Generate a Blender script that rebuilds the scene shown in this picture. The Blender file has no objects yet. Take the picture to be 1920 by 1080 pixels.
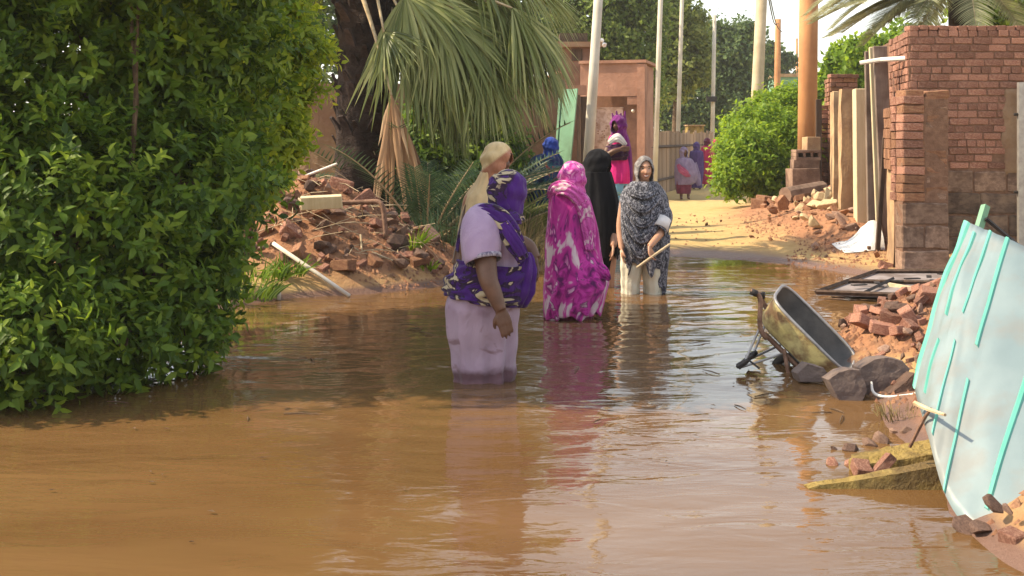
import bpy, bmesh, math, random
import numpy as np
from mathutils import Vector, Matrix, noise as mnoise

random.seed(7)
RNG = np.random.default_rng(11)
scene = bpy.context.scene
COL = scene.collection
R = math.radians

# ------------------------------------------------------------------ camera
F = 2300.0      # focal length in photograph pixels (1920 wide)
CAM_H = 1.55    # eye height over the water
HORIZON = 250.0
cam_data = bpy.data.cameras.new('camera')
cam = bpy.data.objects.new('camera', cam_data)
COL.objects.link(cam)
cam.location = (0, 0, CAM_H)
cam.rotation_euler = (R(90), 0, 0)
cam_data.sensor_width = 36.0
cam_data.lens = 36.0 * F / 1920.0
cam_data.shift_y = -(540.0 - HORIZON) / 1920.0
cam_data.clip_start = 0.05
cam_data.clip_end = 2000
scene.camera = cam

# ------------------------------------------------------------------ light
SUN = Vector((-0.70, 0.02, 0.68)).normalized()
world = bpy.data.worlds.new('World')
scene.world = world
world.use_nodes = True
wn = world.node_tree
for n in list(wn.nodes):
    wn.nodes.remove(n)
sky = wn.nodes.new('ShaderNodeTexSky')
sky.sky_type = 'NISHITA'
sky.sun_disc = False
sky.sun_elevation = math.asin(SUN.z)
sky.sun_rotation = math.atan2(SUN.x, SUN.y)
sky.air_density = 1.4
sky.dust_density = 1.0
sky.ozone_density = 1.0
bg = wn.nodes.new('ShaderNodeBackground')
bg.inputs['Strength'].default_value = 0.15
wo = wn.nodes.new('ShaderNodeOutputWorld')
pale = wn.nodes.new('ShaderNodeHueSaturation')   # milky, dusty sky
pale.inputs['Saturation'].default_value = 0.40
wn.links.new(sky.outputs[0], pale.inputs['Color'])
wn.links.new(pale.outputs[0], bg.inputs[0])
wn.links.new(bg.outputs[0], wo.inputs[0])

sun_data = bpy.data.lights.new('sun', 'SUN')
sun_data.energy = 4.0
sun_data.angle = R(0.5)
sun_data.color = (1.0, 0.83, 0.58)
sun = bpy.data.objects.new('sun', sun_data)
sun.rotation_euler = SUN.to_track_quat('Z', 'Y').to_euler()
sun.location = (-20, 5, 30)
COL.objects.link(sun)

scene.view_settings.view_transform = 'Standard'
scene.view_settings.look = 'None'
scene.view_settings.gamma = 1
scene.view_settings.use_curve_mapping = False
scene.view_settings.exposure = 1.08
try:
    scene.cycles.max_bounces = 6
    scene.cycles.transparent_max_bounces = 6
    scene.cycles.use_denoising = True
    scene.cycles.caustics_reflective = False
    scene.cycles.caustics_refractive = False
except Exception:
    pass


# ------------------------------------------------------------------ helpers
def P(px, py, D):
    """A point of the photograph at depth D (metres) as a place in the scene."""
    return Vector(((px - 960.0) / F * D, D, CAM_H - (py - HORIZON) / F * D))


def dep(py, z):
    return (CAM_H - z) * F / (py - HORIZON)


def mk(name, verts, faces, mat=None, parent=None, smooth=False, rnd=None):
    """Mesh object from arrays; faces is (M,k) array, or a list of index lists."""
    me = bpy.data.meshes.new(name)
    verts = np.asarray(verts, dtype=np.float32).reshape(-1, 3)
    if isinstance(faces, np.ndarray):
        M, k = faces.shape
        me.vertices.add(len(verts))
        me.vertices.foreach_set('co', verts.ravel())
        me.loops.add(M * k)
        me.loops.foreach_set('vertex_index', faces.astype(np.int32).ravel())
        me.polygons.add(M)
        me.polygons.foreach_set('loop_start', np.arange(0, M * k, k, dtype=np.int32))
        me.update(calc_edges=True)
    else:
        me.from_pydata([tuple(v) for v in verts], [], faces)
        me.update()
    if smooth:
        me.polygons.foreach_set('use_smooth', np.ones(len(me.polygons), dtype=bool))
    if rnd is not None:
        a = me.attributes.new('rnd', 'FLOAT', 'POINT')
        a.data.foreach_set('value', np.asarray(rnd, dtype=np.float32))
    if mat:
        me.materials.append(mat)
    return link(name, me, parent)


def link(name, me, parent=None, loc=None):
    o = bpy.data.objects.new(name, me)
    COL.objects.link(o)
    if parent is not None:
        o.parent = parent
    if loc is not None:
        o.location = loc
    return o


def empty(name, loc, label, cat, group=None):
    o = bpy.data.objects.new(name, None)
    o.location = loc
    COL.objects.link(o)
    return tag(o, label, cat, group)


def tag(o, label=None, cat=None, group=None, kind=None):
    if label: o['label'] = label
    if cat: o['category'] = cat
    if group: o['group'] = group
    if kind: o['kind'] = kind
    return o


class MB:
    """Collects shapes; build() links them as ONE mesh object."""
    def __init__(self):
        self.v, self.f = [], []

    def add(self, verts, faces):
        n = len(self.v)
        self.v += [tuple(p) for p in verts]
        self.f += [[i + n for i in f] for f in faces]
        return self

    def box(self, c, s, rot=None, taper=1.0, jit=0.0):
        pts = []
        for z in (-1, 1):
            k = taper if z > 0 else 1.0
            for x, y in ((-1, -1), (1, -1), (1, 1), (-1, 1)):
                p = Vector((x * s[0] / 2 * k, y * s[1] / 2 * k, z * s[2] / 2))
                if jit: p += Vector([random.uniform(-jit, jit) for _ in range(3)])
                if rot: p = rot @ p
                pts.append(p + Vector(c))
        return self.add(pts, [[3, 2, 1, 0], [4, 5, 6, 7], [0, 1, 5, 4], [1, 2, 6, 5], [2, 3, 7, 6], [3, 0, 4, 7]])

    def hexa(self, a, b):
        """Prism between quad a (4 points) and quad b (4 points)."""
        return self.add(list(a) + list(b), [[3, 2, 1, 0], [4, 5, 6, 7], [0, 1, 5, 4], [1, 2, 6, 5], [2, 3, 7, 6], [3, 0, 4, 7]])

    def tube(self, pts, rad, n=8, cap=True, sub=1, flat=1.0, up=None):
        pts = np.array([tuple(p) for p in pts], float)
        rad = np.array(rad if hasattr(rad, '__len__') else [rad] * len(pts), float)
        if sub > 1 and len(pts) > 2:
            q = catmull(np.column_stack([pts, rad]), (len(pts) - 1) * sub + 1)
            pts, rad = q[:, :3], q[:, 3]
        m = len(pts)
        tang = np.gradient(pts, axis=0)
        ref = Vector(up) if up else Vector((0.31, 0.17, 0.93))
        vs = []
        for i in range(m):
            t = Vector(tang[i])
            if t.length < 1e-9: t = Vector((0, 0, 1))
            t.normalize()
            a = t.cross(ref)
            if a.length < 1e-3: a = t.cross(Vector((1, 0, 0)))
            a.normalize()
            b = t.cross(a)
            ref = a.cross(t) if not up else ref
            for k in range(n):
                th = 2 * math.pi * k / n
                vs.append(Vector(pts[i]) + a * math.cos(th) * rad[i] + b * math.sin(th) * rad[i] * flat)
        fs = []
        for i in range(m - 1):
            for k in range(n):
                k2 = (k + 1) % n
                fs.append([i * n + k, i * n + k2, (i + 1) * n + k2, (i + 1) * n + k])
        if cap:
            fs.append(list(range(n))[::-1])
            fs.append([(m - 1) * n + k for k in range(n)])
        return self.add(vs, fs)

    def build(self, name, mat, parent=None, smooth=False, loc=None):
        me = bpy.data.meshes.new(name)
        me.from_pydata(self.v, [], self.f)
        bm = bmesh.new(); bm.from_mesh(me)
        bmesh.ops.recalc_face_normals(bm, faces=bm.faces)
        bm.to_mesh(me); bm.free()
        if smooth:
            me.polygons.foreach_set('use_smooth', np.ones(len(me.polygons), dtype=bool))
        me.materials.append(mat)
        return link(name, me, parent, loc)


def catmull(a, m):
    a = np.asarray(a, float)
    n = len(a)
    t = np.linspace(0, n - 1, m)
    i = np.clip(np.floor(t).astype(int), 0, n - 2)
    u = (t - i)[:, None]
    p1, p2 = a[i], a[i + 1]
    p0 = np.where((i > 0)[:, None], a[np.maximum(i - 1, 0)], 2 * p1 - p2)
    p3 = np.where((i < n - 2)[:, None], a[np.minimum(i + 2, n - 1)], 2 * p2 - p1)
    return 0.5 * (2 * p1 + (p2 - p0) * u + (2 * p0 - 5 * p1 + 4 * p2 - p3) * u**2 + (3 * p1 - p0 - 3 * p2 + p3) * u**3)


def bevel_obj(o, w=0.01, seg=1):
    m = o.modifiers.new('bevel', 'BEVEL'); m.width = w; m.segments = seg; m.limit_method = 'ANGLE'
    return o


# ------------------------------------------------------------------ materials
MATS = {}


def base_mat(name, rough=0.8, spec=0.3):
    m = bpy.data.materials.new(name)
    m.use_nodes = True
    nt = m.node_tree
    b = nt.nodes['Principled BSDF']
    b.inputs['Roughness'].default_value = rough
    b.inputs['Specular IOR Level'].default_value = spec
    MATS[name] = m
    return m, nt, b


def noise_node(nt, scale, detail=4, rough=0.55, stretch=None, coord='Object', dist=0.0):
    tc = nt.nodes.new('ShaderNodeTexCoord')
    out = tc.outputs[coord]
    if stretch:
        mp = nt.nodes.new('ShaderNodeMapping')
        mp.inputs['Scale'].default_value = stretch
        nt.links.new(out, mp.inputs[0]); out = mp.outputs[0]
    n = nt.nodes.new('ShaderNodeTexNoise')
    n.inputs['Scale'].default_value = scale
    n.inputs['Detail'].default_value = detail
    n.inputs['Roughness'].default_value = rough
    n.inputs['Distortion'].default_value = dist
    nt.links.new(out, n.inputs['Vector'])
    return n


def ramp(nt, fac, stops, mode='LINEAR'):
    r = nt.nodes.new('ShaderNodeValToRGB')
    r.color_ramp.interpolation = mode
    el = r.color_ramp.elements
    while len(el) < len(stops): el.new(0.5)
    for e, (p, c) in zip(el, stops):
        e.position = p; e.color = (*c, 1)
    nt.links.new(fac, r.inputs[0])
    return r


def mixc(nt, fac, a, b, mode='MIX'):
    m = nt.nodes.new('ShaderNodeMix'); m.data_type = 'RGBA'; m.blend_type = mode
    for s, v in ((0, fac), (6, a), (7, b)):
        if hasattr(v, 'is_linked'): nt.links.new(v, m.inputs[s])
        elif s == 0: m.inputs[0].default_value = v
        else: m.inputs[s].default_value = (*v, 1)
    return m.outputs[2]


def add_bump(nt, b, height, strength=0.4, dist=0.02):
    bp = nt.nodes.new('ShaderNodeBump')
    bp.inputs['Strength'].default_value = strength
    bp.inputs['Distance'].default_value = dist
    nt.links.new(height, bp.inputs['Height'])
    nt.links.new(bp.outputs[0], b.inputs['Normal'])
    return bp


def rough_mat(name, c1, c2, scale=6, rough=0.85, bump=0.4, dist=0.02, c3=None, scale2=1.2, vary=0.0, spec=0.25, stretch=None, metal=0.0):
    """Two-tone worn surface with a third patchy tone, fine relief and per-object variation."""
    m, nt, b = base_mat(name, rough, spec)
    n = noise_node(nt, scale, 6, 0.6, stretch)
    col = ramp(nt, n.outputs[0], [(0.35, c1), (0.65, c2)]).outputs[0]
    if c3 is not None:
        n2 = noise_node(nt, scale2, 4, 0.6)
        f = ramp(nt, n2.outputs[0], [(0.45, (0, 0, 0)), (0.62, (1, 1, 1))]).outputs[0]
        col = mixc(nt, f, col, c3)
    if vary:
        oi = nt.nodes.new('ShaderNodeObjectInfo')
        hs = nt.nodes.new('ShaderNodeHueSaturation')
        mr = nt.nodes.new('ShaderNodeMapRange')
        mr.inputs[3].default_value = 1 - vary; mr.inputs[4].default_value = 1 + vary
        nt.links.new(oi.outputs['Random'], mr.inputs[0])
        nt.links.new(mr.outputs[0], hs.inputs['Value'])
        nt.links.new(col, hs.inputs['Color']); col = hs.outputs[0]
    nt.links.new(col, b.inputs['Base Color'])
    b.inputs['Metallic'].default_value = metal
    if bump:
        nb = noise_node(nt, scale * 4, 5, 0.65, stretch)
        add_bump(nt, b, nb.outputs[0], bump, dist)
    return m


def leaf_mat(name, dark, mid, light, trans=0.35, rough=0.45):
    """Leaves: each leaf has its own tone (attribute rnd) and lets some light through."""
    m, nt, b = base_mat(name, rough, 0.35)
    at = nt.nodes.new('ShaderNodeAttribute'); at.attribute_name = 'rnd'
    c = ramp(nt, at.outputs['Fac'], [(0.0, dark), (0.5, mid), (1.0, light)]).outputs[0]
    nt.links.new(c, b.inputs['Base Color'])
    tr = nt.nodes.new('ShaderNodeBsdfTranslucent')
    hs = nt.nodes.new('ShaderNodeHueSaturation'); hs.inputs['Value'].default_value = 1.6; hs.inputs['Hue'].default_value = 0.485
    nt.links.new(c, hs.inputs['Color']); nt.links.new(hs.outputs[0], tr.inputs[0])
    ms = nt.nodes.new('ShaderNodeMixShader'); ms.inputs[0].default_value = trans
    nt.links.new(b.outputs[0], ms.inputs[1]); nt.links.new(tr.outputs[0], ms.inputs[2])
    nt.links.new(ms.outputs[0], nt.nodes['Material Output'].inputs['Surface'])
    return m


def cloth_mat(name, stops, scale=9, detail=3, dist=0.6, mode='LINEAR', stretch=None, rough=0.85, extra=None, bump=0.25):
    """Printed cloth: a noise pattern sorted into dyes, plus weave wrinkles."""
    m, nt, b = base_mat(name, rough, 0.15)
    n = noise_node(nt, scale, detail, 0.55, stretch, dist=dist)
    c = ramp(nt, n.outputs[0], stops, mode).outputs[0]
    if extra:
        sc, lo, hi, col = extra
        n2 = noise_node(nt, sc, 2, 0.5, dist=1.0)
        f = ramp(nt, n2.outputs[0], [(lo, (0, 0, 0)), (hi, (1, 1, 1))]).outputs[0]
        c = mixc(nt, f, c, col)
    nt.links.new(c, b.inputs['Base Color'])
    b.inputs['Sheen Weight'].default_value = 0.15
    nb = noise_node(nt, 9, 6, 0.62, stretch=(1.3, 1.3, 0.45), dist=0.8)
    add_bump(nt, b, nb.outputs[0], bump * 2.2, 0.03)
    return m


# ------------------------------------------------------------------ terrain and water
SHORE = np.array([(-12, -6), (-12, 5.2), (-5.0, 6.3), (-3.4, 7.0), (-2.75, 9.2), (-2.6, 11.0), (-2.2, 11.7), (-1.46, 12.0), (-0.7, 12.7),
                  (0.5, 14.2), (1.6, 15.4), (2.4, 15.4), (3.2, 14.9), (3.65, 14.0), (3.95, 13.2), (4.9, 12.4), (4.9, 11.2), (3.6, 10.3),
                  (2.75, 9.6), (2.45, 8.8), (2.3, 8.2), (2.2, 7.4), (2.05, 6.5), (1.95, 5.6), (1.83, 5.0), (1.86, 4.4), (2.2, 3.4), (2.8, 1.5), (3.2, -6)], float)


def shore_dist(x, y):
    """Signed distance to the water's edge, negative under water."""
    shp = x.shape
    x, y = x.ravel(), y.ravel()
    d = np.full(x.shape, 1e9)
    ins = np.zeros(x.shape, bool)
    n = len(SHORE)
    for i in range(n):
        ax, ay = SHORE[i]; bx, by = SHORE[(i + 1) % n]
        ex, ey = bx - ax, by - ay
        t = np.clip(((x - ax) * ex + (y - ay) * ey) / (ex * ex + ey * ey), 0, 1)
        d = np.minimum(d, np.hypot(x - ax - t * ex, y - ay - t * ey))
        c = (ay > y) != (by > y)
        with np.errstate(divide='ignore', invalid='ignore'):
            xi = ex * (y - ay) / (ey if ey else 1e-9) + ax
        ins ^= c & (x < xi)
    return np.where(ins, -d, d).reshape(shp)


def wob(x, y, s, seed):
    r = np.random.default_rng(seed)
    o = np.zeros(np.shape(x))
    for k in range(7):
        a = r.uniform(0, 6.28); f = s * r.uniform(0.6, 1.9); p = r.uniform(0, 6.28)
        o = o + np.sin((x * math.cos(a) + y * math.sin(a)) * f + p) / 7.0 * 1.6
    return o


MOUNDS = [  # x, y, rx, ry, height, rotation
    (-2.15, 13.4, 1.05, 1.2, 0.80, 0.0),     # brick heap under the palm
    (-0.95, 13.6, 0.9, 0.8, 0.14, 0.0),
    (-3.6, 9.6, 0.8, 2.5, 0.30, 0.0),
    (-3.7, 14.5, 1.6, 1.8, 0.5, 0.0),
    (5.5, 20.5, 1.3, 4.5, 0.42, 0.16),        # fallen mud along the right wall
    (4.45, 16.6, 0.6, 1.6, 0.16, 0.1),
    (2.98, 8.7, 0.62, 0.8, 0.36, 0.0),         # brick pile by the barrow
    (2.5, 6.2, 0.45, 0.8, 0.10, 0.0),
    (2.42, 4.5, 0.42, 0.60, 0.36, 0.0),      # mud bank in the near corner
]


def tz(x, y):
    x = np.asarray(x, float); y = np.asarray(y, float)
    d = shore_dist(np.atleast_1d(x), np.atleast_1d(y)).reshape(x.shape)
    z = np.where(d < 0, -0.33 * (1 - np.exp(d / 0.9)), 0.10 * (1 - np.exp(-d / 0.8)))
    far = np.clip((y - 21) / 12.0, 0, 1)
    z = z - 0.22 * far * far * (3 - 2 * far)
    for (mx, my, rx, ry, h, a) in MOUNDS:
        dx, dy = x - mx, y - my
        u = (dx * math.cos(a) - dy * math.sin(a)) / rx
        v = (dx * math.sin(a) + dy * math.cos(a)) / ry
        z = z + h * np.exp(-(u * u + v * v)) * np.clip(0.35 + (d + 0.5) * 1.1, 0, 1)
    z = z + np.clip(d + 0.6, 0.15, 1) * (0.012 * wob(x, y, 3.1, 3) + 0.010 * wob(x, y, 9.0, 4))
    return z


def tz1(x, y):
    return float(tz(np.array([x]), np.array([y]))[0])


def axis(core0, core1, step, lo, hi):
    a = list(np.arange(core0, core1, step))
    s, v = step, a[-1]
    while v < hi:
        s *= 1.25; v += s; a.append(v)
    s, v = step, core0
    while v > lo:
        s *= 1.25; v -= s; a.insert(0, v)
    return np.array(a)


gx = axis(-4.2, 7.2, 0.07, -200, 200)
gy = axis(3.2, 27.0, 0.09, -40, 300)
GX, GY = np.meshgrid(gx, gy)
GZ = tz(GX, GY)
nx, ny = len(gx), len(gy)
idx = np.arange(nx * ny).reshape(ny, nx)
quads = np.stack([idx[:-1, :-1], idx[:-1, 1:], idx[1:, 1:], idx[1:, :-1]], -1).reshape(-1, 4)


def ground_mat():
    m, nt, b = base_mat('ground_mud', 0.95, 0.15)
    geo = nt.nodes.new('ShaderNodeNewGeometry')
    sep = nt.nodes.new('ShaderNodeSeparateXYZ'); nt.links.new(geo.outputs['Position'], sep.inputs[0])
    n1 = noise_node(nt, 1.1, 5, 0.6); n2 = noise_node(nt, 9, 6, 0.65)
    dry = ramp(nt, n2.outputs[0], [(0.3, (0.40, 0.28, 0.115)), (0.7, (0.50, 0.37, 0.165))]).outputs[0]
    red = ramp(nt, n2.outputs[0], [(0.3, (0.27, 0.125, 0.065)), (0.7, (0.38, 0.20, 0.11))]).outputs[0]
    at = nt.nodes.new('ShaderNodeAttribute'); at.attribute_name = 'rnd'
    ad = nt.nodes.new('ShaderNodeMath'); ad.operation = 'MULTIPLY_ADD'
    nt.links.new(n1.outputs[0], ad.inputs[0]); ad.inputs[1].default_value = 0.5
    nt.links.new(at.outputs['Fac'], ad.inputs[2])
    f = ramp(nt, ad.outputs[0], [(0.42, (0, 0, 0)), (0.75, (1, 1, 1))]).outputs[0]
    col = mixc(nt, f, dry, red)
    # soaked mud next to the water
    hz = nt.nodes.new('ShaderNodeMath'); hz.operation = 'MULTIPLY_ADD'
    nt.links.new(n1.outputs[0], hz.inputs[0]); hz.inputs[1].default_value = -0.05
    nt.links.new(sep.outputs['Z'], hz.inputs[2])
    wet = ramp(nt, hz.outputs[0], [(0.012, (1, 1, 1)), (0.05, (0, 0, 0))]).outputs[0]
    # only on this side of the crown of the road
    yy = nt.nodes.new('ShaderNodeMath'); yy.operation = 'LESS_THAN'; nt.links.new(sep.outputs['Y'], yy.inputs[0]); yy.inputs[1].default_value = 19
    wm = nt.nodes.new('ShaderNodeMath'); wm.operation = 'MULTIPLY'
    nt.links.new(wet, wm.inputs[0]); nt.links.new(yy.outputs[0], wm.inputs[1])
    col = mixc(nt, wm.outputs[0], col, (0.17, 0.10, 0.075))
    nt.links.new(col, b.inputs['Base Color'])
    rg = nt.nodes.new('ShaderNodeMapRange'); nt.links.new(wm.outputs[0], rg.inputs[0])
    rg.inputs[3].default_value = 0.95; rg.inputs[4].default_value = 0.35
    nt.links.new(rg.outputs[0], b.inputs['Roughness'])
    nb = noise_node(nt, 26, 7, 0.7)
    add_bump(nt, b, nb.outputs[0], 0.7, 0.03)
    return m


rubbly = np.zeros(GX.shape)
for (mx, my, rx, ry, h, a) in MOUNDS[:8]:
    dx, dy = GX - mx, GY - my
    u = (dx * math.cos(a) - dy * math.sin(a)) / rx; v = (dx * math.sin(a) + dy * math.cos(a)) / ry
    rubbly = np.maximum(rubbly, np.exp(-(u * u + v * v) * 0.6))
mx, my, rx, ry, h, a = MOUNDS[8]
rubbly = np.maximum(rubbly, .54 * np.exp(-(((GX - mx) / rx) ** 2 + ((GY - my) / ry) ** 2) * .3))
ground = mk('ground', np.stack([GX, GY, GZ], -1).reshape(-1, 3), quads, ground_mat(), smooth=True, rnd=np.clip(rubbly * 1.25, 0, 1).ravel() * 0.85)
tag(ground, kind='structure')


def water_mat():
    m, nt, b = base_mat('muddy_water', 0.04, 0.5)
    b.inputs['IOR'].default_value = 1.33
    n = noise_node(nt, 0.6, 4, 0.6, stretch=(0.6, 1.6, 1), dist=0.5)
    c = ramp(nt, n.outputs[0], [(0.35, (0.112, 0.058, 0.022)), (0.65, (0.150, 0.081, 0.032))]).outputs[0]
    nt.links.new(c, b.inputs['Base Color'])
    a1 = noise_node(nt, 2.6, 3, 0.5, stretch=(0.55, 1.3, 1), dist=0.8)
    a2 = noise_node(nt, 11, 3, 0.55, stretch=(0.5, 1.2, 1), dist=0.4)
    big = noise_node(nt, 0.45, 2, 0.5)
    fac = ramp(nt, big.outputs[0], [(0.38, (0.15, 0.15, 0.15)), (0.62, (1, 1, 1))]).outputs[0]
    s = nt.nodes.new('ShaderNodeMath'); s.operation = 'MULTIPLY_ADD'
    nt.links.new(a2.outputs[0], s.inputs[0]); s.inputs[1].default_value = 0.22; nt.links.new(a1.outputs[0], s.inputs[2])
    ml = nt.nodes.new('ShaderNodeMath'); ml.operation = 'MULTIPLY'
    nt.links.new(s.outputs[0], ml.inputs[0]); nt.links.new(fac, ml.inputs[1])
    add_bump(nt, b, ml.outputs[0], 0.44, 0.05)
    return m


wx = np.arange(-13, 7.01, 0.1); wy = np.concatenate([np.arange(-6, 3, 0.25), np.arange(3, 17.6, 0.06)])
WX, WY = np.meshgrid(wx, wy)
WZ = np.zeros(WX.shape)
# rings spreading from the people and the barrow
for (cx, cy, a, l) in ((-0.2, 7.7, 0.009, 0.26), (0.5, 10.3, 0.008, 0.28), (1.24, 11.9, 0.008, 0.25), (1.75, 8.2, 0.003, 0.2)):
    r = np.hypot(WX - cx, WY - cy)
    WZ += a * np.sin(r * 2 * math.pi / l) * np.exp(-r / 1.1) * np.clip(r / 0.3, 0, 1)
WZ += 0.0035 * wob(WX * 0.6, WY * 1.5, 5.5, 21)
wi = np.arange(WX.size).reshape(WX.shape)
wq = np.stack([wi[:-1, :-1], wi[:-1, 1:], wi[1:, 1:], wi[1:, :-1]], -1).reshape(-1, 4)
water = mk('flood_water', np.stack([WX, WY, WZ], -1).reshape(-1, 3), wq, water_mat(), smooth=True)
tag(water, kind='structure')

# ------------------------------------------------------------------ foliage
LEAF_GREEN = leaf_mat('leaf_green', (0.060, 0.110, 0.006), (0.190, 0.275, 0.014), (0.400, 0.440, 0.030), 0.50, 0.55)
LEAF_DARK = leaf_mat('leaf_dark_green', (0.028, 0.066, 0.006), (0.098, 0.178, 0.014), (0.235, 0.315, 0.026), 0.46, 0.55)
LEAF_BRIGHT = leaf_mat('leaf_bright_green', (0.060, 0.125, 0.008), (0.150, 0.255, 0.014), (0.270, 0.370, 0.026), 0.48, 0.55)
LEAF_FAR = leaf_mat('leaf_far', (0.045, 0.088, 0.016), (0.125, 0.195, 0.034), (0.270, 0.330, 0.070), 0.46, 0.55)
LEAF_FAR_PALE = leaf_mat('leaf_far_pale', (0.070, 0.105, 0.022), (0.160, 0.205, 0.046), (0.280, 0.315, 0.085), 0.45, 0.55)
LEAF_FAR_DEEP = leaf_mat('leaf_far_deep', (0.022, 0.052, 0.020), (0.062, 0.112, 0.034), (0.145, 0.205, 0.058), 0.36, 0.6)
PALM_GREEN = leaf_mat('palm_green', (0.065, 0.092, 0.020), (0.190, 0.225, 0.066), (0.430, 0.440, 0.190), 0.38, 0.36)
PALM_DRY = leaf_mat('palm_dry', (0.20, 0.110, 0.055), (0.42, 0.255, 0.135), (0.62, 0.44, 0.26), 0.25, 0.6)
PALM_DARK = leaf_mat('palm_dark', (0.018, 0.050, 0.028), (0.045, 0.088, 0.042), (0.105, 0.150, 0.070), 0.25, 0.4)
DRY_GRASS = leaf_mat('dry_grass', (0.11, 0.085, 0.035), (0.20, 0.155, 0.065), (0.32, 0.25, 0.11), 0.2, 0.7)
WOOD = rough_mat('bark_brown', (0.07, 0.045, 0.028), (0.17, 0.115, 0.075), 9, 0.95, 0.8, 0.03)
STALK = rough_mat('pale_stalk', (0.36, 0.27, 0.16), (0.56, 0.45, 0.30), 12, 0.8, 0.3, 0.01)


def unit(a):
    return a / np.maximum(np.linalg.norm(a, axis=1, keepdims=True), 1e-9)


def leaf_arrays(p, d, up, length, width, shape='ovate', fold=0.16, droop=0.12):
    """Arrays of leaf blades: base p, axis d, blade facing up."""
    n = len(p)
    d = unit(d)
    s = unit(np.cross(d, up) + 1e-6)
    nn = np.cross(s, d)
    L = length[:, None]; W = (length * width)[:, None]
    if shape == 'ovate':
        prof = [(0, 0, 0), (.30, -.46, 1), (.30, 0, 0), (.30, .46, 1), (.68, -.36, 1), (.68, 0, 0), (.68, .36, 1), (1, 0, 0)]
        fc = [(0, 2, 1), (0, 3, 2), (1, 2, 5), (1, 5, 4), (2, 3, 6), (2, 6, 5), (4, 5, 7), (5, 6, 7)]
    else:
        prof = [(0, 0, 0), (.45, -.5, 1), (.45, 0, 0), (.45, .5, 1), (1, 0, 0)]
        fc = [(0, 2, 1), (0, 3, 2), (1, 2, 4), (2, 3, 4)]
    vs = np.stack([p + d * (a * L) + s * (b * W) + nn * (fold * W * c - droop * L * a * a) for a, b, c in prof], 1)
    k = len(prof)
    f = (np.arange(n)[:, None, None] * k + np.array(fc)[None]).reshape(-1, 3)
    return vs.reshape(-1, 3), f, k


def blob_points(blobs, n, rng, inner=0.72, cull=True, rough=0.0):
    """Points in the outer shell of overlapping ellipsoid clumps, with the outward direction."""
    b = np.array([[*c, *(r if hasattr(r, '__len__') else (r, r, r))] for c, r in blobs], float)
    w = b[:, 3] * b[:, 4] + b[:, 4] * b[:, 5]
    k = rng.choice(len(b), n, p=w / w.sum())
    u = unit(rng.normal(size=(n, 3)))
    rad = inner + (1.06 - inner) * rng.random(n) ** 0.7
    if rough:
        # uneven outline: bulges and hollows over the clump
        q = u * 3.2 + b[k, :3] * 1.7
        bump = np.sin(q[:, 0] * 2.1 + 1.3 * np.sin(q[:, 1] * 1.7)) * np.sin(q[:, 1] * 2.3 + q[:, 2]) + .7 * np.sin(q[:, 2] * 4.1 + 2 * np.sin(q[:, 0] * 3.0)) + .5 * np.sin(q[:, 0] * 7.3) * np.sin(q[:, 2] * 6.1 + q[:, 1] * 5)
        rad = rad * (1 + rough * bump) + (rng.random(n) < .10) * rng.random(n) * rough * 1.4
        gap = bump > -0.95
    else:
        gap = np.ones(n, bool)
    pts = b[k, :3] + u * b[k, 3:] * rad[:, None]
    if cull:
        keep = gap.copy()
        for j in range(len(b)):
            q = (pts - b[j, :3]) / b[j, 3:]
            keep &= ~((np.linalg.norm(q, axis=1) < 0.68) & (k != j))
        pts, u = pts[keep], u[keep]
    return pts, u


def sprigs(pts, u, rng, per, step, lift=0.35):
    """Each point grows a twig with `per` leaves along it."""
    n = len(pts)
    d = unit(u + rng.normal(size=(n, 3)) * 0.55 + np.array([0, 0, lift]))
    P_, D_, U_, T_ = [], [], [], []
    side = unit(np.cross(d, rng.normal(size=(n, 3))))
    oth = np.cross(d, side)
    tone = rng.normal(0, 0.22, n)
    for j in range(per):
        a = j * 2.4 + rng.random(n) * 0.8
        out = side * np.cos(a)[:, None] + oth * np.sin(a)[:, None]
        P_.append(pts + d * (step * j))
        D_.append(unit(out + d * 0.75 + np.array([0, 0, -0.1])))
        U_.append(unit(d * 0.8 + u * 0.6 + np.array([0, 0, 0.5]) + rng.normal(size=(n, 3)) * 0.25))
        T_.append(np.clip(0.5 + tone + rng.normal(0, 0.12, n) + (j / per - 0.5) * 0.22, 0, 1))
    return np.concatenate(P_), np.concatenate(D_), np.concatenate(U_), np.concatenate(T_)


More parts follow.
